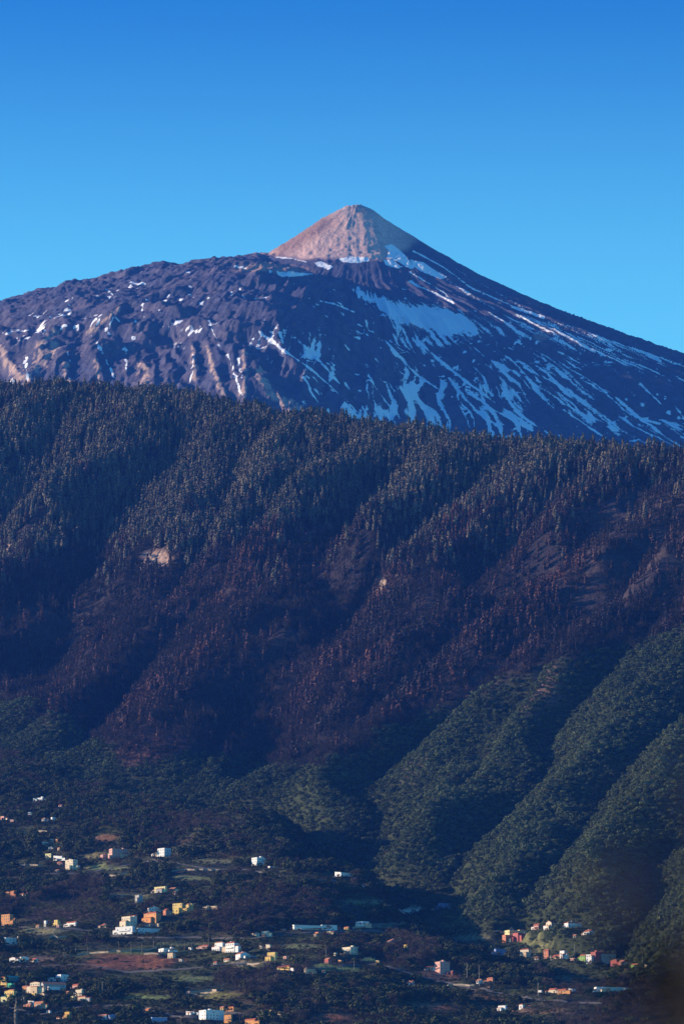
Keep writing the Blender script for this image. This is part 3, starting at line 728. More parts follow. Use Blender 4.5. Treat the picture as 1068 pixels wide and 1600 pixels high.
def plant():
    SPC = make_species()
    sp = 4.6
    gx, gy = np.meshgrid(np.arange(-1150, 1150, sp), np.arange(4230, 9300, sp))
    gx = (gx + rng.uniform(-.5, .5, gx.shape) * sp).ravel(); gy = (gy + rng.uniform(-.5, .5, gy.shape) * sp).ravel()
    def samp(A): return bilerp(HXS, HYS, A, gx, gy)
    gz = samp(HZ); u, v = project(gx, gy, gz)
    ok = (u > -260) & (u < 1330) & (v < 1720)
    gx, gy, gz, u, v = gx[ok], gy[ok], gz[ok], u[ok], v[ok]
    t, esc, farm, yr, dr, foot, terr = (samp(A) for A in (HT, HESC, HFARM, HYR, HDR, HFOOT, HTERR))
    ok = gy < yr + 90
    gx, gy, gz, u, v, t, esc, farm, yr, dr, foot, terr = (a[ok] for a in (gx, gy, gz, u, v, t, esc, farm, yr, dr, foot, terr))
    N = len(gx); rnd = rng.random(N); rn2 = rng.random(N); rn3 = rng.random(N)
    n1 = fbm(gx / 90, gy / 90, 3, 201); n2 = fbm(gx / 35, gy / 35, 3, 203); n3 = fbm(gx / 200, gy / 200, 2, 205)
    pv = np.interp(u, *PINE_LINE)
    below = v - pv + (n1 - .5) * 80 + (rn2 - .5) * 16          # > 0: evergreen broadleaf scrub
    # burnt fraction of the pine belt
    bl = np.interp(u, [-300, 0, 300, 500, 700, 900, 1068, 1400], [900, 905, 895, 885, 865, 820, 780, 760])
    burn = sstep(-110, 90, v - bl + (n1 - .5) * 190 + (n2 - .5) * 60)
    kind = np.full(N, -1)
    pine = below < 0
    dens_p = np.where(burn < .5, .28 + .80 * sstep(.3, .62, n2), np.maximum(.40 + .20 * sstep(.35, .7, t) + .9 * (n2 - .45), .22)) * sstep(-40, 20, yr + 80 - gy)
    barez = sstep(1.2, .8, blob(u, v, 960, 860, 130, 90, -20)) * (.4 + .5 * (n1 > .45))
    dens_p = dens_p * (1 - .75 * barez)
    is_p = pine & (rnd < dens_p)
    dead = is_p & (rn2 < burn * (.86 - .50 * sstep(.35, .8, t) * sstep(.40, .58, n1 * .5 + n3 * .5)))
    scor = is_p & ~dead & (rn3 < burn * 1.05 + .12)
    kind[is_p] = 0; kind[scor] = 1; kind[dead] = 2
    bro = (~pine) & (farm < .5) & (rnd < .90)
    kind[bro] = 3
    isf = (~pine) & (farm >= .5)
    fd = .16 + .55 * sstep(.42, .58, n1) + .22 * sstep(.45, .6, n2)
    fd = fd * (1 - .7 * terr * (n1 < .52))
    fd = np.where(dr < 95, .8, fd)
    fd = np.where((v > 1520) & (u > 420) & (u < 640), np.maximum(fd, .62), fd)
    isf0 = isf.copy(); isf &= rnd < fd
    shrub = isf0 & ~isf & (rng.random(N) < .38)
    kind[shrub] = 3
    kind[isf] = 3
    bare_p = sstep(.54, .64, fbm(gx / 75, gy / 75, 2, 211)) * .5 + .05
    for bu, bv, ru, rv, an in [(400, 1432, 115, 24, -8), (60, 1415, 90, 16, 0), (130, 1395, 40, 18, 0), (650, 1480, 40, 24, 0), (820, 1425, 60, 12, 0), (700, 1450, 60, 20, 10), (390, 1535, 60, 26, 0), (620, 1500, 80, 14, 0), (960, 1560, 120, 60, 0), (310, 1290, 60, 10, 0)]:
        m = blob(u, v, bu, bv, ru, rv, an) < 1 + (n2 - .5)
        isf2 = m & (farm >= .4) & (rnd < .75); kind[isf2] = 3; bare_p = np.where(m, .88, bare_p)
    kind[(kind == 3) & (farm >= .5) & (rn2 < bare_p) & (dr > 70)] = 4
    # clearings
    for pu, pv_, ru, rv, an, col, s in GROUND_PATCH[:37]:
        if pv_ > 1290: shrub |= (blob(u, v, pu, pv_ + 5, ru * 1.2, rv * 2.4 + 7, an) < 1.0)
        if s >= .8: kind[(blob(u, v, pu, pv_, ru, rv, an) < 1.0) & (rn3 < .93)] = -1
    for (hx, hy, hz, rad), (hu, hv, hw, hY) in zip(PADS, HOUSE_SPOTS):
        kind[np.hypot(gx - hx, gy - hy) < rad * .95 + 2.5] = -1
        shrub |= (np.abs(u - hu) < hw + 2) & (gy < hy) & (gy > hy - rad - 55)
    for wpts in ROAD_LINES:
        d, _ = seg_dist(u, v, wpts); kind[d < 2.0] = -1; shrub |= (d < 9) & (n1 > .47)
    for wpts in WALL_LINES:
        d, _ = seg_dist(u, v, wpts); kind[(d < 7) & (rn2 < .8)] = -1
    keep = kind >= 0
    gx, gy, gz, u, v, t, farm, kind, burn, n1, n2, n3, rnd, rn2, rn3, dr, shrub = (a[keep] for a in (gx, gy, gz, u, v, t, farm, kind, burn, n1, n2, n3, rnd, rn2, rn3, dr, shrub))
    N = len(gx)
    h = np.zeros(N); wd = np.ones(N)
    j = rng.normal(0, 1, N); j2 = rng.normal(0, 1, N)
    h = np.select([kind == 0, kind == 1, kind == 2, kind == 3, kind == 4], [17.5 + 6 * j, 15 + 5.5 * j, 13 + 5 * j, np.where(farm > .5, 7.0 + 2.6 * j, 5.2 + 1.9 * j), 8.2 + 2.2 * j])
    h = np.clip(h, np.select([kind < 3], [5.0], 2.2), 30) * (1 + .25 * (n2 - .5))
    h = np.where(shrub & (kind >= 3), np.clip(1.6 + 1.3 * np.abs(j), 1.2, 4.5), h)
    wd = h * np.where(shrub, 1.25, 1.0) * np.select([kind == 0, kind == 1, kind == 2, kind == 3], [.9, .88, .8, .98], 1.05) * (1 + .14 * j2)
    tint = np.zeros((N, 3))
    def mixt(a, b, f): return np.array(a) * (1 - f[:, None]) + np.array(b) * f[:, None]
    fr = np.clip(rn2 * .6 + n1 * .5 - .1, 0, 1)
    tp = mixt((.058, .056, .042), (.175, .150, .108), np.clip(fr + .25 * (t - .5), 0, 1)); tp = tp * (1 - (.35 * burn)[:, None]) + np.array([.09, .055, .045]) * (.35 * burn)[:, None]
    red = np.zeros(N)                                  # stands whose scorched needles still hang
    for bu, bv, ru, rv, an in [(870, 920, 95, 28, -35), (640, 1110, 115, 22, -35), (310, 1055, 130, 40, -38), (60, 980, 70, 40, -35), (570, 1045, 70, 20, -35), (240, 1150, 60, 30, -20), (1060, 930, 30, 40, 0), (690, 990, 60, 18, -35)]:
        red = np.maximum(red, sstep(1.2, .6, blob(u, v, bu, bv, ru, rv, an) + (n2 - .5) * .6))
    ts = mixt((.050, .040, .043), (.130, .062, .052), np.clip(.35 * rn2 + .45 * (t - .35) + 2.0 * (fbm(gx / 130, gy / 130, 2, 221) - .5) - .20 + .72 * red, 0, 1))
    td = mixt((.024, .020, .021), (.070, .054, .052), rn2 * rn3)
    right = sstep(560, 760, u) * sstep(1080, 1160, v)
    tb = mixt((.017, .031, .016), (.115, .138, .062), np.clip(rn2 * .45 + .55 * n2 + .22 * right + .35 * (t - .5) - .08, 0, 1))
    tb2 = mixt((.014, .024, .011), (.085, .090, .036), rn2 * .7 + .2 * n1)
    tb = np.where((farm > .5)[:, None], tb2, tb)
    ta = mixt((.030, .024, .020), (.135, .098, .072), rn2 * .7 + .3 * n2)
    for k, tt in enumerate((tp, ts, td, tb, ta)): tint[kind == k] = tt[kind == k]
    rot = rng.uniform(0, 6.283, N)
    # which trees can be seen: march the line of sight to three quarters of their height
    seen = (u > 4) & (u < 1064) & (v < 1592)
    for f in np.linspace(.80, .995, 26):
        hh = bilerp(HXS, HYS, HZ, gx * f, gy * f); seen &= hh < (gz + h * .6) * f
    info = [('pine_tree', 300), ('scorched_pine', 290), ('burnt_tree', 0), ('broadleaf_tree', 290), ('bare_tree', 200)]
    masses = ['pine_forest', 'scorched_forest', 'burnt_forest', 'broadleaf_forest', 'leafless_forest']
    mlabel = ['dense green pine forest covering the upper slope under the ridge', 'reddish brown scorched pine forest along the spurs', 'blackened burnt forest on the shaded middle slopes', 'dark evergreen broadleaf forest on the lower spurs and farmland', 'brown leafless winter woodland between the farmhouses']
    for k in range(5):
        idx = np.where(kind == k)[0]
        if not len(idx): continue
        nm, cnt = info[k]; nv = len(SPC[nm])
        var = rng.integers(0, nv, N)
        sc = np.stack([wd, wd, h], -1)
        size = h / gy * (1 + .25 * rng.random(N)) * (1 + .35 * t) * seen
        pick = idx[np.argsort(-size[idx])][:max(cnt, nv)]
        pick = pick[size[pick] > 0] if cnt else pick
        protos = {}
        for i in pick:
            if k == 0:
                sky = (v[i] - np.interp(u[i], RIDGE_U, RIDGE_V)) < 18
                lab, gr = ('green pine standing on the skyline of the ridge below the volcano', 'pines on the skyline of the ridge') if sky else ('tall green pine ' + zone_pine(u[i], v[i]), 'green pines ' + zone_pine(u[i], v[i]))
            elif k == 1: lab, gr = 'reddish brown scorched pine ' + zone_spur(u[i], v[i]), 'scorched pines ' + zone_spur(u[i], v[i])
            elif k == 2: lab, gr = 'blackened burnt pine trunk on the shaded middle slope', 'burnt trees on the middle slope'
            elif k == 3: lab, gr = ('round leafy green tree ' + zone_farm(u[i], v[i]), 'leafy trees ' + zone_farm(u[i], v[i])) if farm[i] > .5 else ('dark evergreen tree ' + zone_ever(u[i], v[i]), 'evergreen trees ' + zone_ever(u[i], v[i]))
            else: lab, gr = 'leafless brown winter tree ' + zone_farm(u[i], v[i]), 'leafless trees ' + zone_farm(u[i], v[i])
            r = place_tree(nm, SPC, int(var[i]), (gx[i], gy[i], gz[i] - .2), sc[i], rot[i], tint[i], lab, gr)
            protos.setdefault(int(var[i]), r)
        mask = np.ones(N, bool); mask[pick] = False
        rest = idx[mask[idx]]
        vs = sorted(protos); remap = {a: i for i, a in enumerate(vs)}
        vr = np.array([remap.get(a, 0) for a in var[rest]])
        P = np.stack([gx, gy, gz - .2], -1)[rest]
        scatter(masses[k], mlabel[k], [protos[a] for a in vs], P, sc[rest], rot[rest], vr, tint[rest])
        print(nm, len(pick), len(rest))
    # palms by the villas
    for pu, pvv, hh in [(186, 1490, 12), (205, 1492, 13), (222, 1488, 11), (240, 1486, 13), (251, 1488, 10), (268, 1492, 14), (288, 1488, 13), (300, 1484, 11), (318, 1486, 12), (326, 1482, 14), (100, 1494, 12), (118, 1493, 13), (137, 1492, 11), (405, 1486, 11), (553, 1516, 12), (840, 1556, 18)]:
        x, y, z = ray_hit(pu, pvv)
        place_tree('palm_tree', SPC, rng.integers(0, 2), (x, y, z - .2), (hh * .9, hh * .9, hh), rng.uniform(0, 6), (.075, .085, .035), 'tall palm with a pale slender trunk in the farmland', 'palms in the farmland', 'palm')
    x, y, z = ray_hit(25, 1606)
    place_tree('conifer_tree', dict(conifer_tree=SPC['pine_tree']), 1, (x, y, z - .3), (13, 13, 27), 1.0, (.20, .16, .12), 'tall slim pale conifer tapering upward at the bottom left edge', 'slim conifers')
    return SPC

# ================================================================== buildings
PAL = {'white': (.80, .78, .74), 'cream': (.74, .62, .44), 'tan': (.62, .47, .31), 'yellow': (.70, .50, .16), 'lemon': (.72, .63, .32), 'orange': (.66, .30, .11), 'rust': (.56, .22, .12), 'red': (.48, .13, .11), 'pink': (.62, .34, .28),
       'blue': (.22, .32, .58), 'teal': (.10, .34, .36), 'green': (.30, .52, .12), 'mint': (.10, .55, .34), 'grey': (.42, .40, .38), 'ochre': (.55, .36, .10), 'purple': (.40, .17, .30)}  # blue: the bluish shade on white walls, put into the plaster colour
def wall_mat(k):
    nm = 'plaster_' + k
    if nm in MATS: return MATS[nm]
    m, n, l, b = new_mat(nm, .85, .15)
    nz = noise_node(n, l, .6, 5, .7); c = PAL[k]
    l.new(mixc(n, l, maprange(n, l, nz.outputs[0], .3, .75), tuple(x * .78 for x in c), c), b.inputs['Base Color']); return m
def roof_mat(k):
    nm = 'roof_' + k
    if nm in MATS: return MATS[nm]
    m, n, l, b = new_mat(nm, .85, .15)
    c = {'tile': (.46, .13, .07), 'flat': (.42, .36, .31), 'sheet': (.60, .62, .66), 'terracotta': (.55, .22, .12)}[k]
    nz = noise_node(n, l, 1.5, 5, .7)
    l.new(mixc(n, l, nz.outputs[0], tuple(x * .55 for x in c), tuple(min(1, x * 1.2) for x in c)), b.inputs['Base Color']); return m
def glass_mat():
    if 'window_glass' in MATS: return MATS['window_glass']
    m, n, l, b = new_mat('window_glass', .15, .5); b.inputs['Base Color'].default_value = (.02, .022, .026, 1); return m
def plain_mat(nm, c, rough=.7):
    if nm in MATS: return MATS[nm]
    m, n, l, b = new_mat(nm, rough, .2); nz = noise_node(n, l, 2.0, 3)
    l.new(mixc(n, l, nz.outputs[0], tuple(x * .8 for x in c), tuple(x * 1.1 for x in c)), b.inputs['Base Color']); return m

def box(x0, x1, y0, y1, z0, z1):
    v = [(x, y, z) for z in (z0, z1) for (x, y) in ((x0, y0), (x1, y0), (x1, y1), (x0, y1))]
    return v, [(3, 2, 1, 0), (4, 5, 6, 7), (0, 1, 5, 4), (1, 2, 6, 5), (2, 3, 7, 6), (3, 0, 4, 7)]
WIN = {}
def window_meshes():
    if WIN: return WIN
    def mk(nm, acc, mat):
        me = bpy.data.meshes.new(nm); me.from_pydata(acc.v, [], acc.f); me.update(); me.materials.append(mat); return me
    fr = Acc()
    for b in ((-.65, .65, -.10, .02, 0, .12), (-.65, .65, -.10, .02, 1.3, 1.42), (-.65, -.53, -.10, .02, .12, 1.3), (.53, .65, -.10, .02, .12, 1.3), (-.04, .04, -.08, .02, .12, 1.3)): fr.add(box(*b))
    WIN['frame'] = mk('window', fr, plain_mat('window_frame', (.5, .48, .45)))
    WIN['pane'] = mk('pane', Acc().add(box(-.53, .53, -.04, .03, .12, 1.3)), glass_mat())
    WIN['door'] = mk('door', Acc().add(box(-.55, .55, -.08, .02, 0, 2.1)).add(box(-.65, -.55, -.12, .02, 0, 2.2)).add(box(.55, .65, -.12, .02, 0, 2.2)).add(box(-.55, .55, -.12, .02, 2.1, 2.2)), plain_mat('door_wood', (.16, .09, .05)))
    return WIN

def acc_obj(name, acc, mat, parent):
    return mesh_obj(name, acc.v, acc.f, mat, parent)

def house(idx, u0, u1, vt, vb, fl, wall, roof, name, label, cat='house'):
    uc = (u0 + u1) / 2
    x, y, z, _ = PADS[idx]
    px = y / FPX
    W, H = max((u1 - u0) * px * .86, 2.4), max((vb - vt) * px * .86, 2.2)
    rr = np.random.default_rng(900 + idx)
    ang = R(float(np.interp(fl, [.05, .5, .95], [74, 47, 36])) + rr.uniform(-4, 4))
    a, b = max(fl * W / math.cos(ang), 2.4), max((1 - fl) * W / math.sin(ang), 2.4)       # a: face looking left, b: face looking right
    HOUSE_SPOTS.append((uc, vb, (u1 - u0) / 2, y))
    root = bpy.data.objects.new(name, None); COL.objects.link(root); root.empty_display_size = .5
    # local x runs along the left-looking face (its outward normal is -y), local y goes back along the right-looking face
    root.location = (x, y, z); root.rotation_euler = (0, 0, -ang)
    root['label'] = label; root['category'] = cat; root['group'] = 'buildings on the farmland'
    # near corner of the plan stands at the right end of the left face
    fx0, fx1, fy0, fy1 = -a / 2, a / 2, -b / 2, b / 2
    wm = wall_mat(wall)
    rh = 0
    if roof in ('gable', 'gablex'): rh = min(.22 * min(a, b) + .4, H * .45)
    elif roof == 'hip': rh = min(.2 * min(a, b) + .3, H * .4)
    elif roof == 'shed': rh = min(.12 * a, H * .3)
    wh = H - rh - (.0 if rh else .35)
    wall_a = Acc().add(box(fx0, fx1, fy0, fy1, -5.0, wh))
    if roof == 'gable':      # ridge along x
        k = len(wall_a.v); wall_a.add(([(fx0, fy0, wh), (fx0, fy1, wh), (fx0, 0, wh + rh), (fx1, fy0, wh), (fx1, fy1, wh), (fx1, 0, wh + rh)], [(0, 2, 1), (3, 4, 5)]))
    if roof == 'gablex':     # ridge along y: the gable end looks left
        wall_a.add(([(fx0, fy0, wh), (fx1, fy0, wh), (0, fy0, wh + rh), (fx0, fy1, wh), (fx1, fy1, wh), (0, fy1, wh + rh)], [(0, 1, 2), (4, 3, 5)]))
    acc_obj('wall', wall_a, wm, root)
    ov, th = .35, .16
    ra = Acc()
    if roof == 'flat':
        ra.add(box(fx0 + .25, fx1 - .25, fy0 + .25, fy1 - .25, wh, wh + .12))
        p = Acc()
        p.add(box(fx0 - .06, fx1 + .06, fy0 - .06, fy0 + .2, wh - .05, wh + .62)).add(box(fx0 - .06, fx1 + .06, fy1 - .2, fy1 + .06, wh - .05, wh + .62))
        p.add(box(fx0 - .06, fx0 + .2, fy0 + .2, fy1 - .2, wh - .05, wh + .62)).add(box(fx1 - .2, fx1 + .06, fy0 + .2, fy1 - .2, wh - .05, wh + .62))
        ro = acc_obj('roof', ra, roof_mat('flat'), root); acc_obj('parapet', p, wm, ro)
        if min(a, b) > 6 and rr.random() < .55:
            sx = rr.uniform(fx0 + 2, fx1 - 2); sy = rr.uniform(0, fy1 - 1.6)
            st = acc_obj('stair_tower', Acc().add(box(sx - 1.3, sx + 1.3, sy - 1.3, sy + 1.3, wh + .12, wh + 2.3)).add(box(sx - 1.45, sx + 1.45, sy - 1.45, sy + 1.45, wh + 2.3, wh + 2.45)), wm, root)
        if min(a, b) > 5 and rr.random() < .4:
            tx, ty = rr.uniform(fx0 + 1, fx1 - 1), rr.uniform(fy0 + 1, fy1 - 1)
            ta = Acc().add(tapered((tx, ty, wh + .12), (tx, ty, wh + 1.35), .5, .5, 8)); acc_obj('water_tank', ta, plain_mat('tank', (.55, .55, .55)), root)
    else:
        x0, x1, y0, y1 = fx0 - ov, fx1 + ov, fy0 - ov, fy1 + ov
        if roof == 'gable':
            s = rh / (b / 2); e_ = wh - ov * s
            pts = [(y0, e_), (0, wh + rh), (y1, e_), (y1, e_ + th), (0, wh + rh + th * 1.3), (y0, e_ + th)]
            v = [(xx, p, q) for xx in (x0, x1) for p, q in pts]
        elif roof == 'gablex':
            s = rh / (a / 2); e_ = wh - ov * s
            pts = [(x0, e_), (0, wh + rh), (x1, e_), (x1, e_ + th), (0, wh + rh + th * 1.3), (x0, e_ + th)]
            v = [(p, yy, q) for yy in (y1, y0) for p, q in pts]
        if roof in ('gable', 'gablex'):
            f = [(0, 1, 4, 5), (1, 2, 3, 4), (6, 11, 10, 7), (7, 10, 9, 8)] + [(i, 6 + i, 6 + (i + 1) % 6, (i + 1) % 6) for i in range(6)]
            ra.add((v, f))
        elif roof == 'hip':
            L = max(abs(a - b) / 2, .2); rx, ry = (L, 0) if a >= b else (0, L)
            v = [(x0, y0, wh), (x1, y0, wh), (x1, y1, wh), (x0, y1, wh), (x0, y0, wh + th), (x1, y0, wh + th), (x1, y1, wh + th), (x0, y1, wh + th), (-rx, -ry, wh + rh + th), (rx, ry, wh + rh + th)]
            if a >= b: f = [(4, 5, 9, 8), (6, 7, 8, 9), (7, 4, 8), (5, 6, 9)]
            else: f = [(5, 6, 9, 8), (7, 4, 8, 9), (4, 5, 8), (6, 7, 9)]
            ra.add((v, f + [(0, 3, 2, 1), (0, 1, 5, 4), (1, 2, 6, 5), (2, 3, 7, 6), (3, 0, 4, 7)]))
        else:                 # single pitch falling to the right
            v = [(x0, y0, wh + rh), (x1, y0, wh), (x1, y1, wh), (x0, y1, wh + rh), (x0, y0, wh + rh + th), (x1, y0, wh + th), (x1, y1, wh + th), (x0, y1, wh + rh + th)]
            ra.add((v, [(3, 2, 1, 0), (4, 5, 6, 7), (0, 1, 5, 4), (1, 2, 6, 5), (2, 3, 7, 6), (3, 0, 4, 7)]))
            acc_obj('gable_wall', Acc().add(([(fx0, fy0, wh), (fx1, fy0, wh), (fx0, fy0, wh + rh), (fx0, fy1, wh), (fx1, fy1, wh), (fx0, fy1, wh + rh)], [(0, 1, 2), (4, 3, 5), (0, 2, 5, 3)])), wm, root)
        rk = 'sheet' if roof == 'shed' else ('terracotta' if rr.random() < .4 else 'tile')
        ro = acc_obj('roof', ra, roof_mat(rk), root)
        if roof in ('hip', 'gable') and min(a, b) > 6: acc_obj('chimney', Acc().add(box(-a * .25, -a * .25 + .8, .4, 1.2, wh, wh + rh + .9)), wm, ro)
    nw = (0 if W < 5 else (1 if W < 8 else 2)) + (1 if W > 5 and rr.random() < .5 else 0)
    for q in range(nw):                                     # lower wings and lean-tos against the sides
        lh = max(2.3, wh * rr.uniform(.38, .72)); la, lb = max(2.2, a * rr.uniform(.3, .7)), max(2.2, b * rr.uniform(.3, .8))
        side = (q + int(rr.integers(0, 4))) % 4
        if side == 0: la = min(la, 5); wx0, wx1, wy0 = fx0 - la, fx0 - .01, rr.uniform(fy0, max(fy0, fy1 - lb)); wy1 = wy0 + lb
        elif side == 1: wx0 = rr.uniform(fx0, max(fx0, fx1 - la)); wx1 = wx0 + la; wy0, wy1 = fy0 - min(lb, 3.0), fy0 - .01
        elif side == 2: la = min(la, 5); wx0, wx1, wy0 = fx1 + .01, fx1 + la, rr.uniform(fy0, max(fy0, fy1 - lb)); wy1 = wy0 + lb
        else: wx0 = rr.uniform(fx0, max(fx0, fx1 - la)); wx1 = wx0 + la; lh = wh * rr.uniform(.8, 1.25); wy0, wy1 = fy1 + .01, fy1 + lb
        aw = wm if rr.random() < .6 else wall_mat(('white', 'cream', 'tan', 'grey')[int(rr.integers(0, 4))])
        an = acc_obj('annexe', Acc().add(box(wx0, wx1, wy0, wy1, -5, lh)), aw, root)
        tl = rr.random(); hh = .25 if tl < .4 else min(1.2, .2 * (wy1 - wy0) + .3)
        if tl < .4: ar = Acc().add(box(wx0 - .2, wx1 + .2, wy0 - .2, wy1 - .02, lh, lh + .22))
        else:
            x0, x1, y0, y1 = wx0 - .25, wx1 + .25, wy0 - .3, wy1 + .0
            ar = Acc().add(([(x0, y0, lh), (x1, y0, lh), (x1, y1, lh), (x0, y1, lh), (x0, y0, lh + .15), (x1, y0, lh + .15), (x1, y1, lh + hh + .15), (x0, y1, lh + hh + .15)], [(3, 2, 1, 0), (4, 5, 6, 7), (0, 1, 5, 4), (1, 2, 6, 5), (2, 3, 7, 6), (3, 0, 4, 7)]))
        acc_obj('annexe_roof', ar, roof_mat('flat' if tl < .4 else ('tile' if tl < .75 else 'terracotta')), an)
        if lh > 2.2 and wx1 - wx0 > 1.6 and side < 2:
            d = bpy.data.objects.new('door', window_meshes()['door']); COL.objects.link(d); d.parent = an; d.location = ((wx0 + wx1) / 2, wy0, .02)
    if fl > .4 and H > 5.5 and a > 7 and rr.random() < .5:
        bz = wh * .5; ba = Acc().add(box(-a * .3, a * .3, fy0 - 1.2, fy0 - .01, bz - .18, bz)).add(box(-a * .3, a * .3, fy0 - 1.2, fy0 - 1.12, bz, bz + .9))
        acc_obj('balcony', ba, wm, root)
    wmsh = window_meshes()
    fls = max(1, int(wh / 2.9))
    def face(L, place, door):
        n = max(1, min(4, int(L / 3.0)))
        for f_ in range(fls):
            for i in range(n):
                s = (i + .5) / n * L - L / 2
                zz = f_ * wh / fls + .95
                if zz + 1.6 > wh: zz = max(.3, wh - 1.75)
                if door and f_ == 0 and i == n // 2: 
                    d = bpy.data.objects.new('door', wmsh['door']); COL.objects.link(d); d.parent = root; place(d, s, .02); continue
                if rr.random() < .25: continue
                w = bpy.data.objects.new('window', wmsh['frame']); COL.objects.link(w); w.parent = root; place(w, s, zz)
                p = bpy.data.objects.new('pane', wmsh['pane']); COL.objects.link(p); p.parent = w
    def left_face(o, s, zz): o.location = (s, fy0, zz)
    def right_face(o, s, zz): o.location = (fx1, s, zz); o.rotation_euler = (0, 0, math.pi / 2)
    if H > 2.6:
        if a > 2.6: face(a, left_face, True)
        if b > 2.6: face(b, right_face, a <= 2.6)
    return root

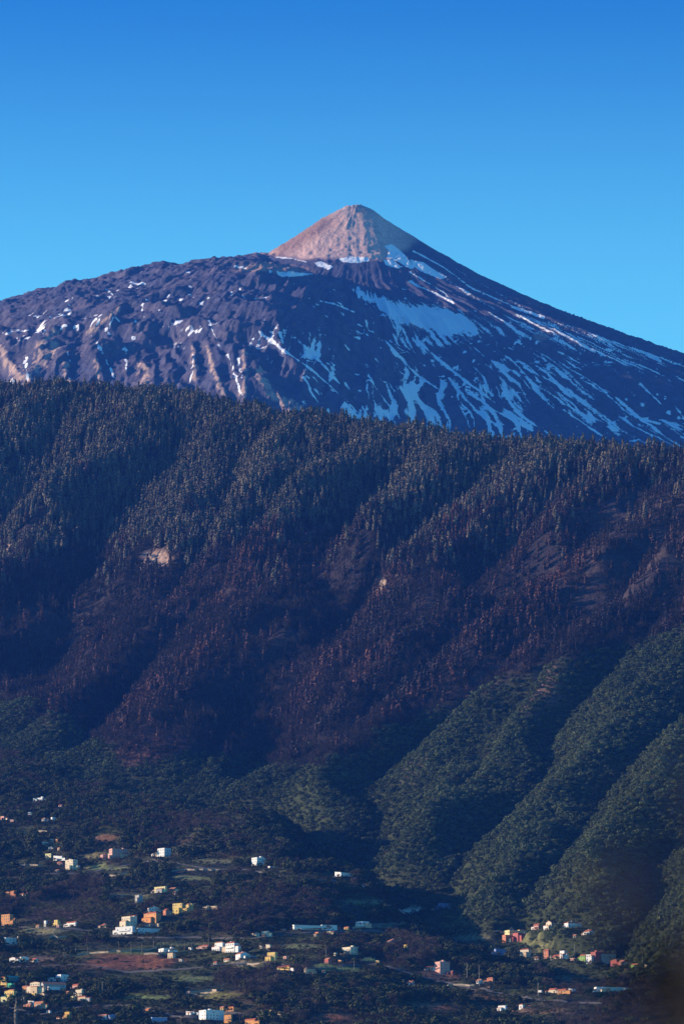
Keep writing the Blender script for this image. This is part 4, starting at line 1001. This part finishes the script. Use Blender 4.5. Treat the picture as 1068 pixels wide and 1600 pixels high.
H_ = [
 (50, 73, 1246, 1253, .75, 'white', 'flat', 'house', 'long low white house highest up the hill on the far left below the forest'),
 (91, 98, 1257, 1261, .8, 'white', 'gable', 'hut', 'small white hut uphill, second highest, right of the long low white house'),
 (43, 51, 1269, 1274, .6, 'white', 'flat', 'hut', 'small white flat hut just below the highest white house on the left'),
 (65, 77, 1278, 1284, .6, 'white', 'gablex', 'cottage', 'white cottage on the upper left terraces above the pale terrace wall'),
 (79, 88, 1277, 1283, .3, 'white', 'flat', 'hut', 'bluish shaded white hut beside the white cottage on the upper left terraces'),
 (122, 128, 1271, 1277, .8, 'orange', 'gable', 'hut', 'tiny bright orange hut alone on the dark upper left slope'),
 (0, 11, 1275, 1282, .6, 'pink', 'flat', 'hut', 'pinkish hut at the left edge on the upper terraces'),
 (76, 85, 1309, 1315, .75, 'cream', 'flat', 'hut', 'small cream hut above the long shaded shed and the big white hall'),
 (64, 82, 1315, 1321, .12, 'white', 'shed', 'shed', 'long shaded bluish shed just below the small cream hut'),
 (90, 95, 1324, 1330, .7, 'cream', 'gable', 'hut', 'tiny cream hut right above the big white hall'),
 (70, 82, 1333, 1343, .9, 'lemon', 'flat', 'house', 'pale greenish yellow building joined to the left of the white hall'),
 (82, 100, 1335, 1346, .88, 'white', 'shed', 'hall', 'big white hall beside the greenish yellow building on the left hillside'),
 (88, 98, 1346, 1352, .6, 'pink', 'gable', 'hut', 'small pinkish hut in front of the big white hall'),
 (100, 123, 1341, 1360, .64, 'cream', 'flat', 'house', 'cream two storey house standing right of the white hall'),
 (156, 166, 1332, 1341, .5, 'pink', 'flat', 'house', 'small pink house attached left of the long dark pink building'),
 (167, 207, 1325, 1344, .16, 'pink', 'flat', 'house', 'long dark pink building with one sunlit end on the left hillside'),
 (244, 269, 1324, 1340, .52, 'white', 'flat', 'house', 'white cube house with sunlit left wall right of the long pink building'),
 (236, 243, 1335, 1340, .7, 'white', 'flat', 'shed', 'low white shed at the left foot of the white cube house'),
 (391, 416, 1339, 1354, .40, 'white', 'flat', 'house', 'solitary white house on the edge of the dark ravine in mid slope'),
 (417, 437, 1352, 1357, .2, 'white', 'shed', 'shed', 'low shaded shed right of the solitary white house by the ravine'),
 (239, 263, 1385, 1396, .85, 'lemon', 'flat', 'house', 'long yellow house on the terrace above the orange house'),
 (264, 277, 1386, 1394, .7, 'rust', 'gable', 'cottage', 'small red cottage at the right end of the long yellow house'),
 (210, 224, 1398, 1412, .5, 'grey', 'flat', 'house', 'grey green shaded house with pale roof edge below the long yellow house'),
 (228, 252, 1415, 1428, .15, 'white', 'gable', 'house', 'shaded bluish white house directly behind the orange house'),
 (222, 254, 1424, 1442, .72, 'orange', 'hip', 'house', 'large sunlit orange house in the middle of the left hamlet'),
 (254, 266, 1423, 1434, .4, 'rust', 'gable', 'cottage', 'rust red cottage between the orange house and the bright yellow house'),
 (268, 288, 1409, 1425, .85, 'yellow', 'flat', 'house', 'bright yellow house at the top of the left hamlet'),
 (286, 301, 1410, 1424, .6, 'yellow', 'hip', 'house', 'yellow house with terracotta roof at the right end of the left hamlet'),
 (314, 347, 1416, 1423, .8, 'tan', 'flat', 'shed', 'long low tan shed at the edge of the brown leafless wood'),
 (188, 214, 1430, 1449, .62, 'cream', 'flat', 'house', 'cream tower house at the lower left end of the hamlet'),
 (177, 214, 1446, 1461, .86, 'white', 'flat', 'house', 'long white house at the bottom of the hamlet, lowest of its row'),
 (212, 238, 1449, 1460, .10, 'white', 'flat', 'house', 'shaded wing right of the long white house at the bottom of the hamlet'),
 (223, 239, 1441, 1449, .7, 'tan', 'gable', 'cottage', 'low tan cottage in front of the orange house'),
 (0, 22, 1426, 1447, .74, 'orange', 'flat', 'house', 'bright orange house at the left edge above the dark field'),
 (8, 17, 1391, 1404, .85, 'orange', 'gablex', 'house', 'narrow glowing orange house among trees at the upper left edge'),
 (16, 24, 1394, 1405, .8, 'rust', 'flat', 'house', 'rust orange house joined to the narrow glowing orange house'),
 (36, 46, 1391, 1399, .85, 'lemon', 'gable', 'cottage', 'small pale yellow cottage right of the two orange houses on the left'),
 (69, 74, 1437, 1446, .7, 'white', 'flat', 'hut', 'narrow white hut left of the small ochre house'),
 (84, 93, 1437, 1448, .7, 'yellow', 'flat', 'house', 'small ochre yellow house between two white buildings on the dark terrace'),
 (102, 122, 1439, 1448, .85, 'white', 'gable', 'house', 'long white gabled house on the dark terrace'),
 (155, 171, 1443, 1451, .4, 'tan', 'gable', 'cottage', 'tan cottage right of the long white house on the dark terrace'),
 (4, 31, 1463, 1478, .15, 'white', 'shed', 'warehouse', 'large blue shaded warehouse with a thin sunlit end at the left edge'),
 (14, 27, 1494, 1503, .85, 'white', 'gablex', 'cottage', 'white cottage below the blue shaded warehouse'),
 (30, 46, 1494, 1504, .12, 'white', 'flat', 'house', 'blue shaded house right of the white cottage under the warehouse'),
 (47, 60, 1497, 1505, .7, 'white', 'gable', 'cottage', 'white cottage at the right end of the row under the warehouse'),
 (0, 10, 1522, 1542, .9, 'yellow', 'hip', 'house', 'tall yellow house cut by the left edge near the bottom'),
 (9, 32, 1524, 1538, .06, 'teal', 'flat', 'house', 'dark teal house right of the tall yellow house at the left edge'),
 (12, 22, 1536, 1544, .85, 'mint', 'flat', 'hut', 'small bright green hut in front of the dark teal house'),
 (5, 26, 1545, 1562, .85, 'yellow', 'gablex', 'house', 'golden yellow house below the bright green hut'),
 (0, 17, 1557, 1567, .9, 'lemon', 'flat', 'house', 'low pale yellow building below the golden yellow house at the left edge'),
 (45, 66, 1533, 1554, .86, 'cream', 'gablex', 'house', 'cream gabled house at the front of the red roofed barn'),
 (60, 106, 1533, 1550, .12, 'grey', 'gablex', 'barn', 'long shaded barn with red tiled roof behind the cream gabled house'),
 (34, 46, 1539, 1550, .7, 'orange', 'gable', 'cottage', 'small orange cottage left of the cream gabled house'),
 (62, 72, 1551, 1561, .8, 'tan', 'gablex', 'hut', 'small tan hut below the cream gabled house'),
 (85, 109, 1521, 1535, .42, 'white', 'flat', 'house', 'white two storey house with blue shaded side above the red roofed barn'),
 (72, 86, 1527, 1534, .8, 'white', 'flat', 'shed', 'low white shed left of the white two storey house near the barn'),
 (112, 126, 1536, 1546, .7, 'pink', 'gable', 'cottage', 'pink gabled cottage right of the red roofed barn'),
 (117, 131, 1546, 1558, .82, 'cream', 'flat', 'house', 'sunlit cream house right of the barn, upper of three'),
 (120, 138, 1556, 1566, .8, 'tan', 'hip', 'house', 'tan house with tiled roof right of the barn, lower of three'),
 (108, 117, 1556, 1564, .85, 'lemon', 'flat', 'hut', 'small yellow hut left of the tan house with tiled roof'),
 (43, 56, 1562, 1570, .8, 'white', 'shed', 'hut', 'pale hut above the orange gabled cottage near the bottom left'),
 (52, 71, 1565, 1577, .8, 'orange', 'gable', 'cottage', 'orange gabled cottage near the bottom left'),
 (40, 51, 1572, 1578, .7, 'rust', 'gable', 'hut', 'rust hut left of the orange cottage near the bottom left'),
 (72, 81, 1577, 1584, .7, 'white', 'hip', 'hut', 'tiny white hut right below the orange cottage at bottom left'),
 (100, 113, 1581, 1594, .68, 'ochre', 'flat', 'house', 'square ochre house alone near the bottom left edge'),
 (152, 169, 1582, 1593, .85, 'white', 'gable', 'house', 'white house on the lowest terrace right of the square ochre house'),
 (168, 185, 1583, 1595, .08, 'blue', 'gable', 'house', 'house painted deep shade-blue joined to the right of the white house at the bottom'),
 (308, 344, 1578, 1596, .36, 'white', 'flat', 'house', 'big white house with blue shaded right wall at the bottom centre left'),
 (289, 309, 1581, 1589, .75, 'white', 'shed', 'shed', 'low white shed left of the big white house at the bottom'),
 (220, 237, 1575, 1585, .75, 'orange', 'gable', 'cottage', 'orange pink cottage near the bottom above the long shed'),
 (234, 263, 1588, 1598, .06, 'blue', 'shed', 'shed', 'long shed painted shade-blue at the bottom edge below the orange pink cottage'),
 (349, 364, 1585, 1600, .85, 'orange', 'flat', 'house', 'bright orange house at the bottom edge right of the big white house'),
 (381, 402, 1590, 1602, .85, 'orange', 'gable', 'house', 'orange house cut by the bottom edge, right of the first bright orange one'),
 (344, 351, 1573, 1580, .8, 'yellow', 'gable', 'hut', 'tiny yellow hut above the bright orange house at the bottom'),
 (356, 369, 1571, 1581, .7, 'orange', 'hip', 'cottage', 'small orange cottage right of the tiny yellow hut near the bottom'),
 (420, 426, 1579, 1588, .8, 'yellow', 'flat', 'hut', 'narrow yellow hut in dark trees near the bottom centre'),
 (334, 352, 1469, 1486, .80, 'white', 'hip', 'villa', 'smaller white villa joined to the left of the large white villa'),
 (350, 375, 1468, 1489, .66, 'white', 'hip', 'villa', 'large white villa with pink tiled roof in the centre left'),
 (308, 333, 1475, 1483, .7, 'pink', 'hip', 'house', 'low pinkish annexe left of the white villas'),
 (366, 392, 1486, 1499, .34, 'white', 'gable', 'barn', 'white fronted barn with blue shaded roof below the large white villa'),
 (245, 278, 1482, 1489, .3, 'white', 'flat', 'pavilion', 'flat white garden pavilion beside the palms left of the villas'),
 (261, 273, 1489, 1499, .80, 'tan', 'flat', 'hut', 'square tan hut at the edge of the brown field'),
 (349, 360, 1497, 1503, .8, 'cream', 'gable', 'hut', 'small cream hut below the white villas'),
 (393, 404, 1456, 1463, .7, 'cream', 'gable', 'cottage', 'cream cottage, left of two, uphill of the yellow house'),
 (407, 422, 1454, 1463, .75, 'cream', 'flat', 'cottage', 'cream flat roofed cottage, right of two, uphill of the yellow house'),
 (415, 424, 1477, 1487, .8, 'cream', 'shed', 'hut', 'cream hut just above the tall yellow house'),
 (416, 435, 1487, 1503, .74, 'yellow', 'flat', 'house', 'tall yellow house right of the white villas'),
 (431, 457, 1508, 1517, .85, 'yellow', 'gable', 'house', 'long low golden house below the tall yellow house'),
 (473, 494, 1509, 1522, .3, 'tan', 'gablex', 'house', 'dark gabled house with sunlit tan end in the centre'),
 (453, 507, 1443, 1455, .06, 'white', 'shed', 'warehouse', 'very long pale warehouse in shade below the brown wood'),
 (491, 504, 1457, 1465, .45, 'rust', 'flat', 'hut', 'small red hut right below the long pale warehouse'),
 (554, 578, 1439, 1451, .5, 'white', 'flat', 'house', 'white house alone in the centre under the brown hillock'),
 (532, 558, 1479, 1493, .6, 'cream', 'flat', 'house', 'cream house with blue shaded side in the centre right'),
 (506, 519, 1496, 1506, .5, 'red', 'gable', 'cottage', 'red cottage beside a tall pole in the centre'),
 (567, 581, 1495, 1503, .8, 'yellow', 'gable', 'cottage', 'small yellow cottage right of the cream house'),
 (521, 546, 1362, 1372, .45, 'white', 'shed', 'house', 'white house with long shaded shed on the ravine edge in the centre'),
 (562, 574, 1380, 1387, .6, 'white', 'gable', 'hut', 'small white hut on the ravine edge right of the white shed house'),
 (682, 709, 1410, 1420, .12, 'blue', 'flat', 'house', 'house painted shade-blue on the slope right of centre'),
 (603, 623, 1466, 1477, .3, 'grey', 'gable', 'house', 'dull grey house among leafless trees right of centre'),
 (677, 700, 1500, 1522, .42, 'pink', 'flat', 'house', 'tall salmon pink house on a brown knoll'),
 (666, 679, 1509, 1518, .8, 'cream', 'gable', 'shed', 'cream shed at the left foot of the tall salmon pink house'),
 (697, 710, 1515, 1524, .7, 'red', 'gable', 'shed', 'bright red shed at the right foot of the tall salmon pink house'),
 (636, 648, 1533, 1541, .7, 'pink', 'gable', 'hut', 'pale pink hut below and left of the brown knoll'),
 (759, 773, 1527, 1539, .75, 'rust', 'hip', 'cottage', 'red orange cottage in the dark below the right hamlet'),
 (744, 754, 1532, 1540, .6, 'white', 'gable', 'hut', 'white hut left of the red orange cottage'),
 (766, 774, 1515, 1521, .5, 'white', 'flat', 'hut', 'tiny white hut above the red orange cottage'),
 (786, 814, 1443, 1462, .30, 'lemon', 'flat', 'house', 'tall lemon yellow house at the top left of the right hamlet'),
 (783, 800, 1460, 1474, .35, 'rust', 'flat', 'house', 'rust red house directly below the lemon yellow house'),
 (799, 823, 1459, 1474, .38, 'red', 'flat', 'house', 'long dark red house with sunlit end right of the rust red house'),
 (770, 791, 1480, 1494, .14, 'blue', 'flat', 'house', 'dark house painted shade-blue below the red houses'),
 (811, 830, 1480, 1497, .78, 'cream', 'hip', 'house', 'cream house with pink roof in the right hamlet'),
 (848, 860, 1480, 1498, .68, 'rust', 'gable', 'house', 'narrow orange red house in the middle of the right hamlet'),
 (862, 881, 1493, 1502, .75, 'orange', 'gable', 'cottage', 'low orange cottage left of the white cube in the right hamlet'),
 (873, 886, 1484, 1498, .60, 'white', 'flat', 'house', 'white cube tower house in the right hamlet'),
 (905, 916, 1488, 1501, .75, 'green', 'gable', 'house', 'lime green house in the right hamlet'),
 (914, 926, 1489, 1506, .7, 'white', 'flat', 'house', 'white and pink house between the lime green and red houses'),
 (921, 940, 1489, 1507, .45, 'red', 'flat', 'house', 'tall dark red house at the right end of the right hamlet'),
 (936, 955, 1491, 1505, .2, 'grey', 'flat', 'house', 'grey shaded house right behind the tall dark red house'),
 (949, 961, 1496, 1505, .7, 'orange', 'flat', 'house', 'small orange house right of the grey shaded house'),
 (952, 970, 1504, 1517, .6, 'red', 'hip', 'house', 'crimson house below the small orange house'),
 (965, 980, 1499, 1509, .5, 'pink', 'gable', 'house', 'pink house near the dark right corner'),
 (984, 999, 1502, 1512, .7, 'green', 'gable', 'house', 'olive green house farthest out in the right hamlet'),
 (832, 846, 1442, 1453, .6, 'pink', 'gable', 'house', 'pink house at the foot of the green spurs, left of three'),
 (851, 870, 1436, 1453, .5, 'cream', 'gablex', 'house', 'cream gabled house at the foot of the green spurs, middle of three'),
 (879, 906, 1439, 1451, .25, 'white', 'hip', 'house', 'white house with shaded roof at the foot of the spurs, right of three'),
 (910, 929, 1451, 1461, .5, 'white', 'gable', 'cottage', 'white cottage below the spurs above the right hamlet'),
 (856, 872, 1543, 1552, .75, 'cream', 'gable', 'cottage', 'cream cottage at lower right, upper of two in the dark wood'),
 (869, 887, 1549, 1557, .8, 'orange', 'gable', 'cottage', 'orange cottage at lower right, lower of two in the dark wood'),
 (887, 898, 1544, 1550, .3, 'white', 'shed', 'hut', 'pale roofed hut right of the two cottages in the dark wood'),
 (925, 968, 1541, 1551, .08, 'white', 'flat', 'warehouse', 'long dim white warehouse near the dark lower right corner'),
 (839, 848, 1549, 1556, .7, 'white', 'flat', 'hut', 'tiny white hut left of the two cottages in the dark wood'),
 (777, 792, 1572, 1582, .85, 'white', 'flat', 'house', 'bright white house near the bottom right of centre'),
 (810, 819, 1572, 1580, .7, 'white', 'hip', 'hut', 'small white hut right of the bright white bottom house'),
]

def add_sheds():
    # small outbuildings by the houses whose labels are short enough to name them by
    rr = np.random.default_rng(55); out = []
    for (u0, u1, vt, vb, fl, wc, rf, nm, lab) in H_:
        if len(lab.split()) > 10: continue
        side = rr.random() < .5; w = rr.uniform(5, 9); h = rr.uniform(4.5, 7); g = rr.uniform(3, 9)
        c = ('white', 'cream', 'orange', 'tan', 'pink', 'grey', 'yellow')[int(rr.integers(0, 7))]
        a0 = u0 - g - w if side else u1 + g
        if a0 < 3 or a0 > 1050: continue
        dv = rr.uniform(-5, 6)
        out.append((a0, a0 + w, vb + dv - h, vb + dv, rr.uniform(.5, .9), c, ('gable', 'shed', 'flat')[int(rr.integers(0, 3))], 'shed', 'tiny %s shed %s the %s' % (c, 'left of' if side else 'right of', lab)))
    return out
H_ += add_sheds()

ROAD_LINES = [[(0, 1513), (60, 1511), (130, 1507), (200, 1521), (280, 1516), (360, 1507), (420, 1506), (500, 1514), (590, 1507), (660, 1528), (740, 1546), (830, 1562), (960, 1572)], [(0, 1452), (50, 1450), (130, 1454), (170, 1464), (240, 1467), (300, 1466), (390, 1468), (470, 1459), (550, 1455), (620, 1458)], [(60, 1367), (130, 1366), (200, 1352), (250, 1345), (320, 1358), (390, 1360), (450, 1374), (530, 1378)],
              [(0, 1572), (60, 1588), (130, 1573), (210, 1571), (290, 1594), (360, 1583), (420, 1593)]]
ROAD_LABELS = ['pale lane winding across the lower farmland below the brown field', 'narrow lane running past the hamlet and the long pale warehouse', 'upper lane below the white cube house on the hillside', 'lane along the bottom left below the barn']
def build_roads():
    m = plain_mat('lane_surface', (.11, .10, .09), .9)
    for pts, lab in zip(ROAD_LINES, ROAD_LABELS):
        us = np.arange(pts[0][0], pts[-1][0], 5.0); vs = np.interp(us, [p[0] for p in pts], [p[1] for p in pts])
        P = np.array([ray_hit(a, b) for a, b in zip(us, vs)])
        for k in range(3): P[1:-1] = (P[:-2] + 2 * P[1:-1] + P[2:]) / 4
        T = np.gradient(P, axis=0); Nn = np.stack([-T[:, 1], T[:, 0]], -1); Nn /= np.linalg.norm(Nn, axis=1)[:, None] + 1e-9
        V = []; F = []
        for k in range(len(P)):
            for s in (-1.7, 0, 1.7):
                x, y = P[k, 0] + Nn[k, 0] * s, P[k, 1] + Nn[k, 1] * s
                V.append((x, y, float(bilerp(HXS, HYS, HZ, np.array([x]), np.array([y]))[0]) + .45))
        for k in range(len(P) - 1):
            i = 3 * k; F += [(i, i + 3, i + 4, i + 1), (i + 1, i + 4, i + 5, i + 2)]
        o = mesh_obj('road', V, F, m, None, True); o['kind'] = 'structure'; o['label'] = lab

WALL_LINES = [[(30, 1299), (60, 1300), (88, 1299)], [(0, 1355), (35, 1353), (66, 1353)], [(100, 1494), (150, 1490), (200, 1487), (245, 1484)], [(76, 1467), (105, 1465)], [(290, 1553), (320, 1550), (345, 1548)], [(372, 1508), (400, 1508), (420, 1507)],
              [(140, 1372), (170, 1370), (200, 1369)], [(225, 1492), (262, 1493)], [(120, 1582), (170, 1581), (205, 1580)], [(550, 1452), (580, 1448)], [(770, 1457), (840, 1460)], [(640, 1545), (690, 1542), (740, 1541)], [(265, 1361), (310, 1360), (350, 1362)]]
WALL_LABELS = ['pale terrace wall on the upper left slope under the white cottage', 'terrace wall running from the left edge below the white hall', 'long pale terrace wall above the brown field by the palms', 'short terrace wall right of the blue shaded warehouse', 'curved pale field wall in the lower centre left',
               'tan terrace wall below the white villas', 'terrace wall in the middle of the left slope above the brown wood', 'pinkish wall along the top of the brown field', 'low terrace wall along the bottom left', 'terrace wall below the lone white centre house', 'terrace wall below the lemon yellow house', 'terrace wall below the brown knoll', 'terrace wall below the white cube house']
def build_walls():
    m = plain_mat('field_stone', (.30, .25, .19), .95)
    for pts, lab in zip(WALL_LINES, WALL_LABELS):
        us = np.linspace(pts[0][0], pts[-1][0], max(5, int((pts[-1][0] - pts[0][0]) / 6))); vs = np.interp(us, [p[0] for p in pts], [p[1] for p in pts])
        P = [ray_hit(a, b) for a, b in zip(us, vs)]
        y0 = np.median([p[1] for p in P]); base = []
        for a, p in zip(us, P):
            y = np.clip(p[1], y0 - 12, y0 + 12); x = p[0] / p[1] * y; base.append((x, y, float(bilerp(HXS, HYS, HZ, np.array([x]), np.array([y]))[0])))
        c = np.array(base[len(base) // 2]); acc = Acc(); v = []
        for k, b in enumerate(base):
            b = np.array(b) - c; top = 1.7 + .25 * math.sin(k * 1.7)
            v += [b + [0, -.35, -3], b + [0, .35, -3], b + [0, .3, top], b + [0, -.3, top]]
        f = [(3, 2, 1, 0)]
        for k in range(len(base) - 1):
            i = 4 * k; f += [(i, i + 1, i + 5, i + 4), (i + 1, i + 2, i + 6, i + 5), (i + 2, i + 3, i + 7, i + 6), (i + 3, i, i + 4, i + 7)]
        i = 4 * (len(base) - 1); f.append((i, i + 1, i + 2, i + 3))
        o = mesh_obj('terrace_wall', v, f, m); o.location = c; o['label'] = lab; o['category'] = 'wall'; o['kind'] = 'thing'; o['group'] = 'terrace walls on the farmland'

POLES = [(509, 1502, 20, 'tall pole standing beside the red cottage in the centre'), (897, 1496, 20, 'utility pole behind the white cube tower house'), (1003, 1512, 20, 'utility pole at the far right end of the right hamlet'), (748, 1541, 32, 'tall utility pole left of the red orange cottage'), (729, 1530, 26, 'utility pole right of the salmon pink house'),
         (41, 1556, 22, 'utility pole beside the golden yellow house'), (160, 1558, 24, 'utility pole among trees right of the barn'), (430, 1512, 16, 'utility pole below the tall yellow house')]
def build_poles():
    wood = plain_mat('pole_wood', (.30, .27, .24)); cer = plain_mat('insulator', (.5, .5, .48))
    for u, v, hp, lab in POLES:
        x, y, z = ray_hit(u, v); h = hp * y / FPX
        r = bpy.data.objects.new('utility_pole', None); COL.objects.link(r); r.location = (x, y, z); r['label'] = lab; r['category'] = 'pole'; r['group'] = 'utility poles on the farmland'
        acc_obj('shaft', Acc().add(tapered((0, 0, -1), (0, 0, h), .28, .17, 8)), wood, r)
        ca = acc_obj('crossarm', Acc().add(box(-1.1, 1.1, -.08, .08, h - 1.1, h - .9)), wood, r)
        for s in (-.95, -.35, .35, .95): acc_obj('insulator', Acc().add(tapered((s, 0, h - .9), (s, 0, h - .62), .08, .05, 6)), cer, ca)

ROCKS = [(245, 872, 24, 13, 'bright cream cliff face in the pine forest on the left'), (652, 1190, 15, 5, 'pinkish bare rock scar above the green spurs'), (640, 1210, 9, 5, 'grey rock scar below the pinkish one above the green spurs'), (597, 914, 8, 5, 'small pale crag in the centre of the burnt slope'),
         (497, 830, 17, 6, 'pink grey crag high in the centre of the pine slope'), (24, 850, 18, 6, 'grey crag near the left edge of the pine slope'), (112, 860, 16, 5, 'dull grey crag between the left edge and the cream cliff'), (690, 787, 9, 5, 'pale boulder on the upper right slope, left of two'), (728, 790, 6, 5, 'pale boulder on the upper right slope, right of two'),
         (98, 1112, 7, 3, 'small pale rock at the foot of the burnt spurs on the left'), (858, 1070, 6, 4, 'small rock on the crest of the first green spur'), (1000, 1235, 9, 4, 'small pale rock on the crest of the rightmost green spur'), (640, 872, 8, 7, 'grey crag on the burnt ridge right of the small pale crag')]
def build_rocks():
    m, n, l, b = new_mat('cliff_rock', .95, .05)
    nz = noise_node(n, l, .25, 6, .7)
    l.new(mixc(n, l, maprange(n, l, nz.outputs[0], .3, .7), (.20, .13, .10), (.52, .37, .27)), b.inputs['Base Color'])
    for i, (u, v, ru, rv, lab) in enumerate(ROCKS):
        x, y, z = ray_hit(u, v + rv); px = y / FPX; rr = np.random.default_rng(400 + i)
        nu, nv = 26, 14; V = []; F = []
        A, H, D = ru * px, 2 * rv * px, ru * px * .55
        off = rr.uniform(0, 90)
        for j in range(nv + 1):
            for k in range(nu):
                th = 2 * math.pi * k / nu; ph = j / nv
                rad = math.cos(ph * math.pi / 2 * .98) ** .42
                nn = 1 + .95 * (float(fbm(np.array([k / 2.6 + off]), np.array([j / 2.2]), 3, 5)[0]) - .5) * (1 if 0 < k < nu - 1 else .5)
                V.append((A * rad * nn * math.cos(th), D * rad * nn * math.sin(th) + D * .5 + ph * H * 1.5, -6 + (H + 6) * ph * (1 + .25 * (nn - 1))))
        for j in range(nv):
            for k in range(nu):
                F.append((j * nu + k, j * nu + (k + 1) % nu, (j + 1) * nu + (k + 1) % nu, (j + 1) * nu + k))
        F.append(tuple(nv * nu + k for k in range(nu)))
        o = mesh_obj('rock_outcrop', V, F, m); o.location = (x, y, z); o['label'] = lab; o['category'] = 'rock'; o['group'] = 'rock outcrops on the escarpment'

PADS = []
def level_pads():
    # each house stands on a levelled pad cut into the slope
    for (u0, u1, vt, vb, *_) in H_:
        x, y, z = ray_hit((u0 + u1) / 2, vb); rad = max((u1 - u0) * y / FPX * .62, 4.0)
        PADS.append((x, y + rad * .5, z, rad))
    for k, (x, y, z, rad) in enumerate(PADS):
        i0, i1 = np.searchsorted(HXS, [x - rad - 25, x + rad + 25]); j0, j1 = np.searchsorted(HYS, [y - rad - 25, y + rad + 25])
        d = np.hypot(HX[j0:j1, i0:i1] - x, HY[j0:j1, i0:i1] - y)
        w = sstep(rad + 14, rad + 1, d); HZ[j0:j1, i0:i1] = HZ[j0:j1, i0:i1] * (1 - w) + z * w
    for k, (x, y, z, rad) in enumerate(PADS):
        PADS[k] = (x, y, float(bilerp(HXS, HYS, HZ, np.array([x]), np.array([y]))[0]), rad)
level_pads()
build_volcano()
build_land()
for i, hd in enumerate(H_): house(i, *hd)
build_roads()
build_walls()
build_poles()
build_rocks()
plant()
def build_lookout():
    # the mound the photographer stands on, and the shrub beside the lens
    rings = [(0, -1.75), (6, -1.75), (12, -2.4), (25, -8), (60, -28), (120, -47.5)]; n = 32; V = []; F = []
    for r, z in rings:
        for k in range(n): V.append((r * math.cos(6.2832 * k / n), r * math.sin(6.2832 * k / n), z + (0.25 * math.sin(k * 2.1) if r > 6 else 0)))
    for j in range(len(rings) - 1):
        for k in range(n): F.append((j * n + k, j * n + (k + 1) % n, (j + 1) * n + (k + 1) % n, (j + 1) * n + k))
    o = mesh_obj('lookout_mound', V, F, MATS['lowland'], None, True); o['kind'] = 'structure'; o['label'] = 'grassy mound the view is taken from'
    rr = np.random.default_rng(77); C = np.array([.5, 3.2, .1]); Rr = .395
    root = bpy.data.objects.new('garden_shrub', None); COL.objects.link(root); root.location = (.475, 3.2, -1.75)
    root['label'] = 'dark blurred leafy shrub in the bottom right corner, close to the lens'; root['category'] = 'shrub'
    st = Acc()
    for i in range(9):
        a = rr.uniform(0, 6.28); st.add(tapered((.03 * math.cos(a), .03 * math.sin(a), -.05), (.28 * math.cos(a), .28 * math.sin(a), 1.85 + rr.uniform(-.2, .2)), .018, .006, 5))
    acc_obj('stem', st, MATS['bark'], root)
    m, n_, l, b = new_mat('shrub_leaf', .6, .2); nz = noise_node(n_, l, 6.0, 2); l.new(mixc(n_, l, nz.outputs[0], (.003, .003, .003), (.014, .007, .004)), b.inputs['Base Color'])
    cs, ns, ss = [], [], []
    for i in range(2600):
        d = rr.normal(0, 1, 3); d /= np.linalg.norm(d); q = Rr * rr.uniform(.35, 1.0) ** .6 * (1 + .10 * math.sin(5 * d[0] + 7 * d[2]))
        cs.append(np.array([0, 0, 1.85]) + d * q); ns.append(d); ss.append(rr.uniform(.018, .035))
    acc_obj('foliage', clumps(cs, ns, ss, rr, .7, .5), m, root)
build_lookout()
build_haze()
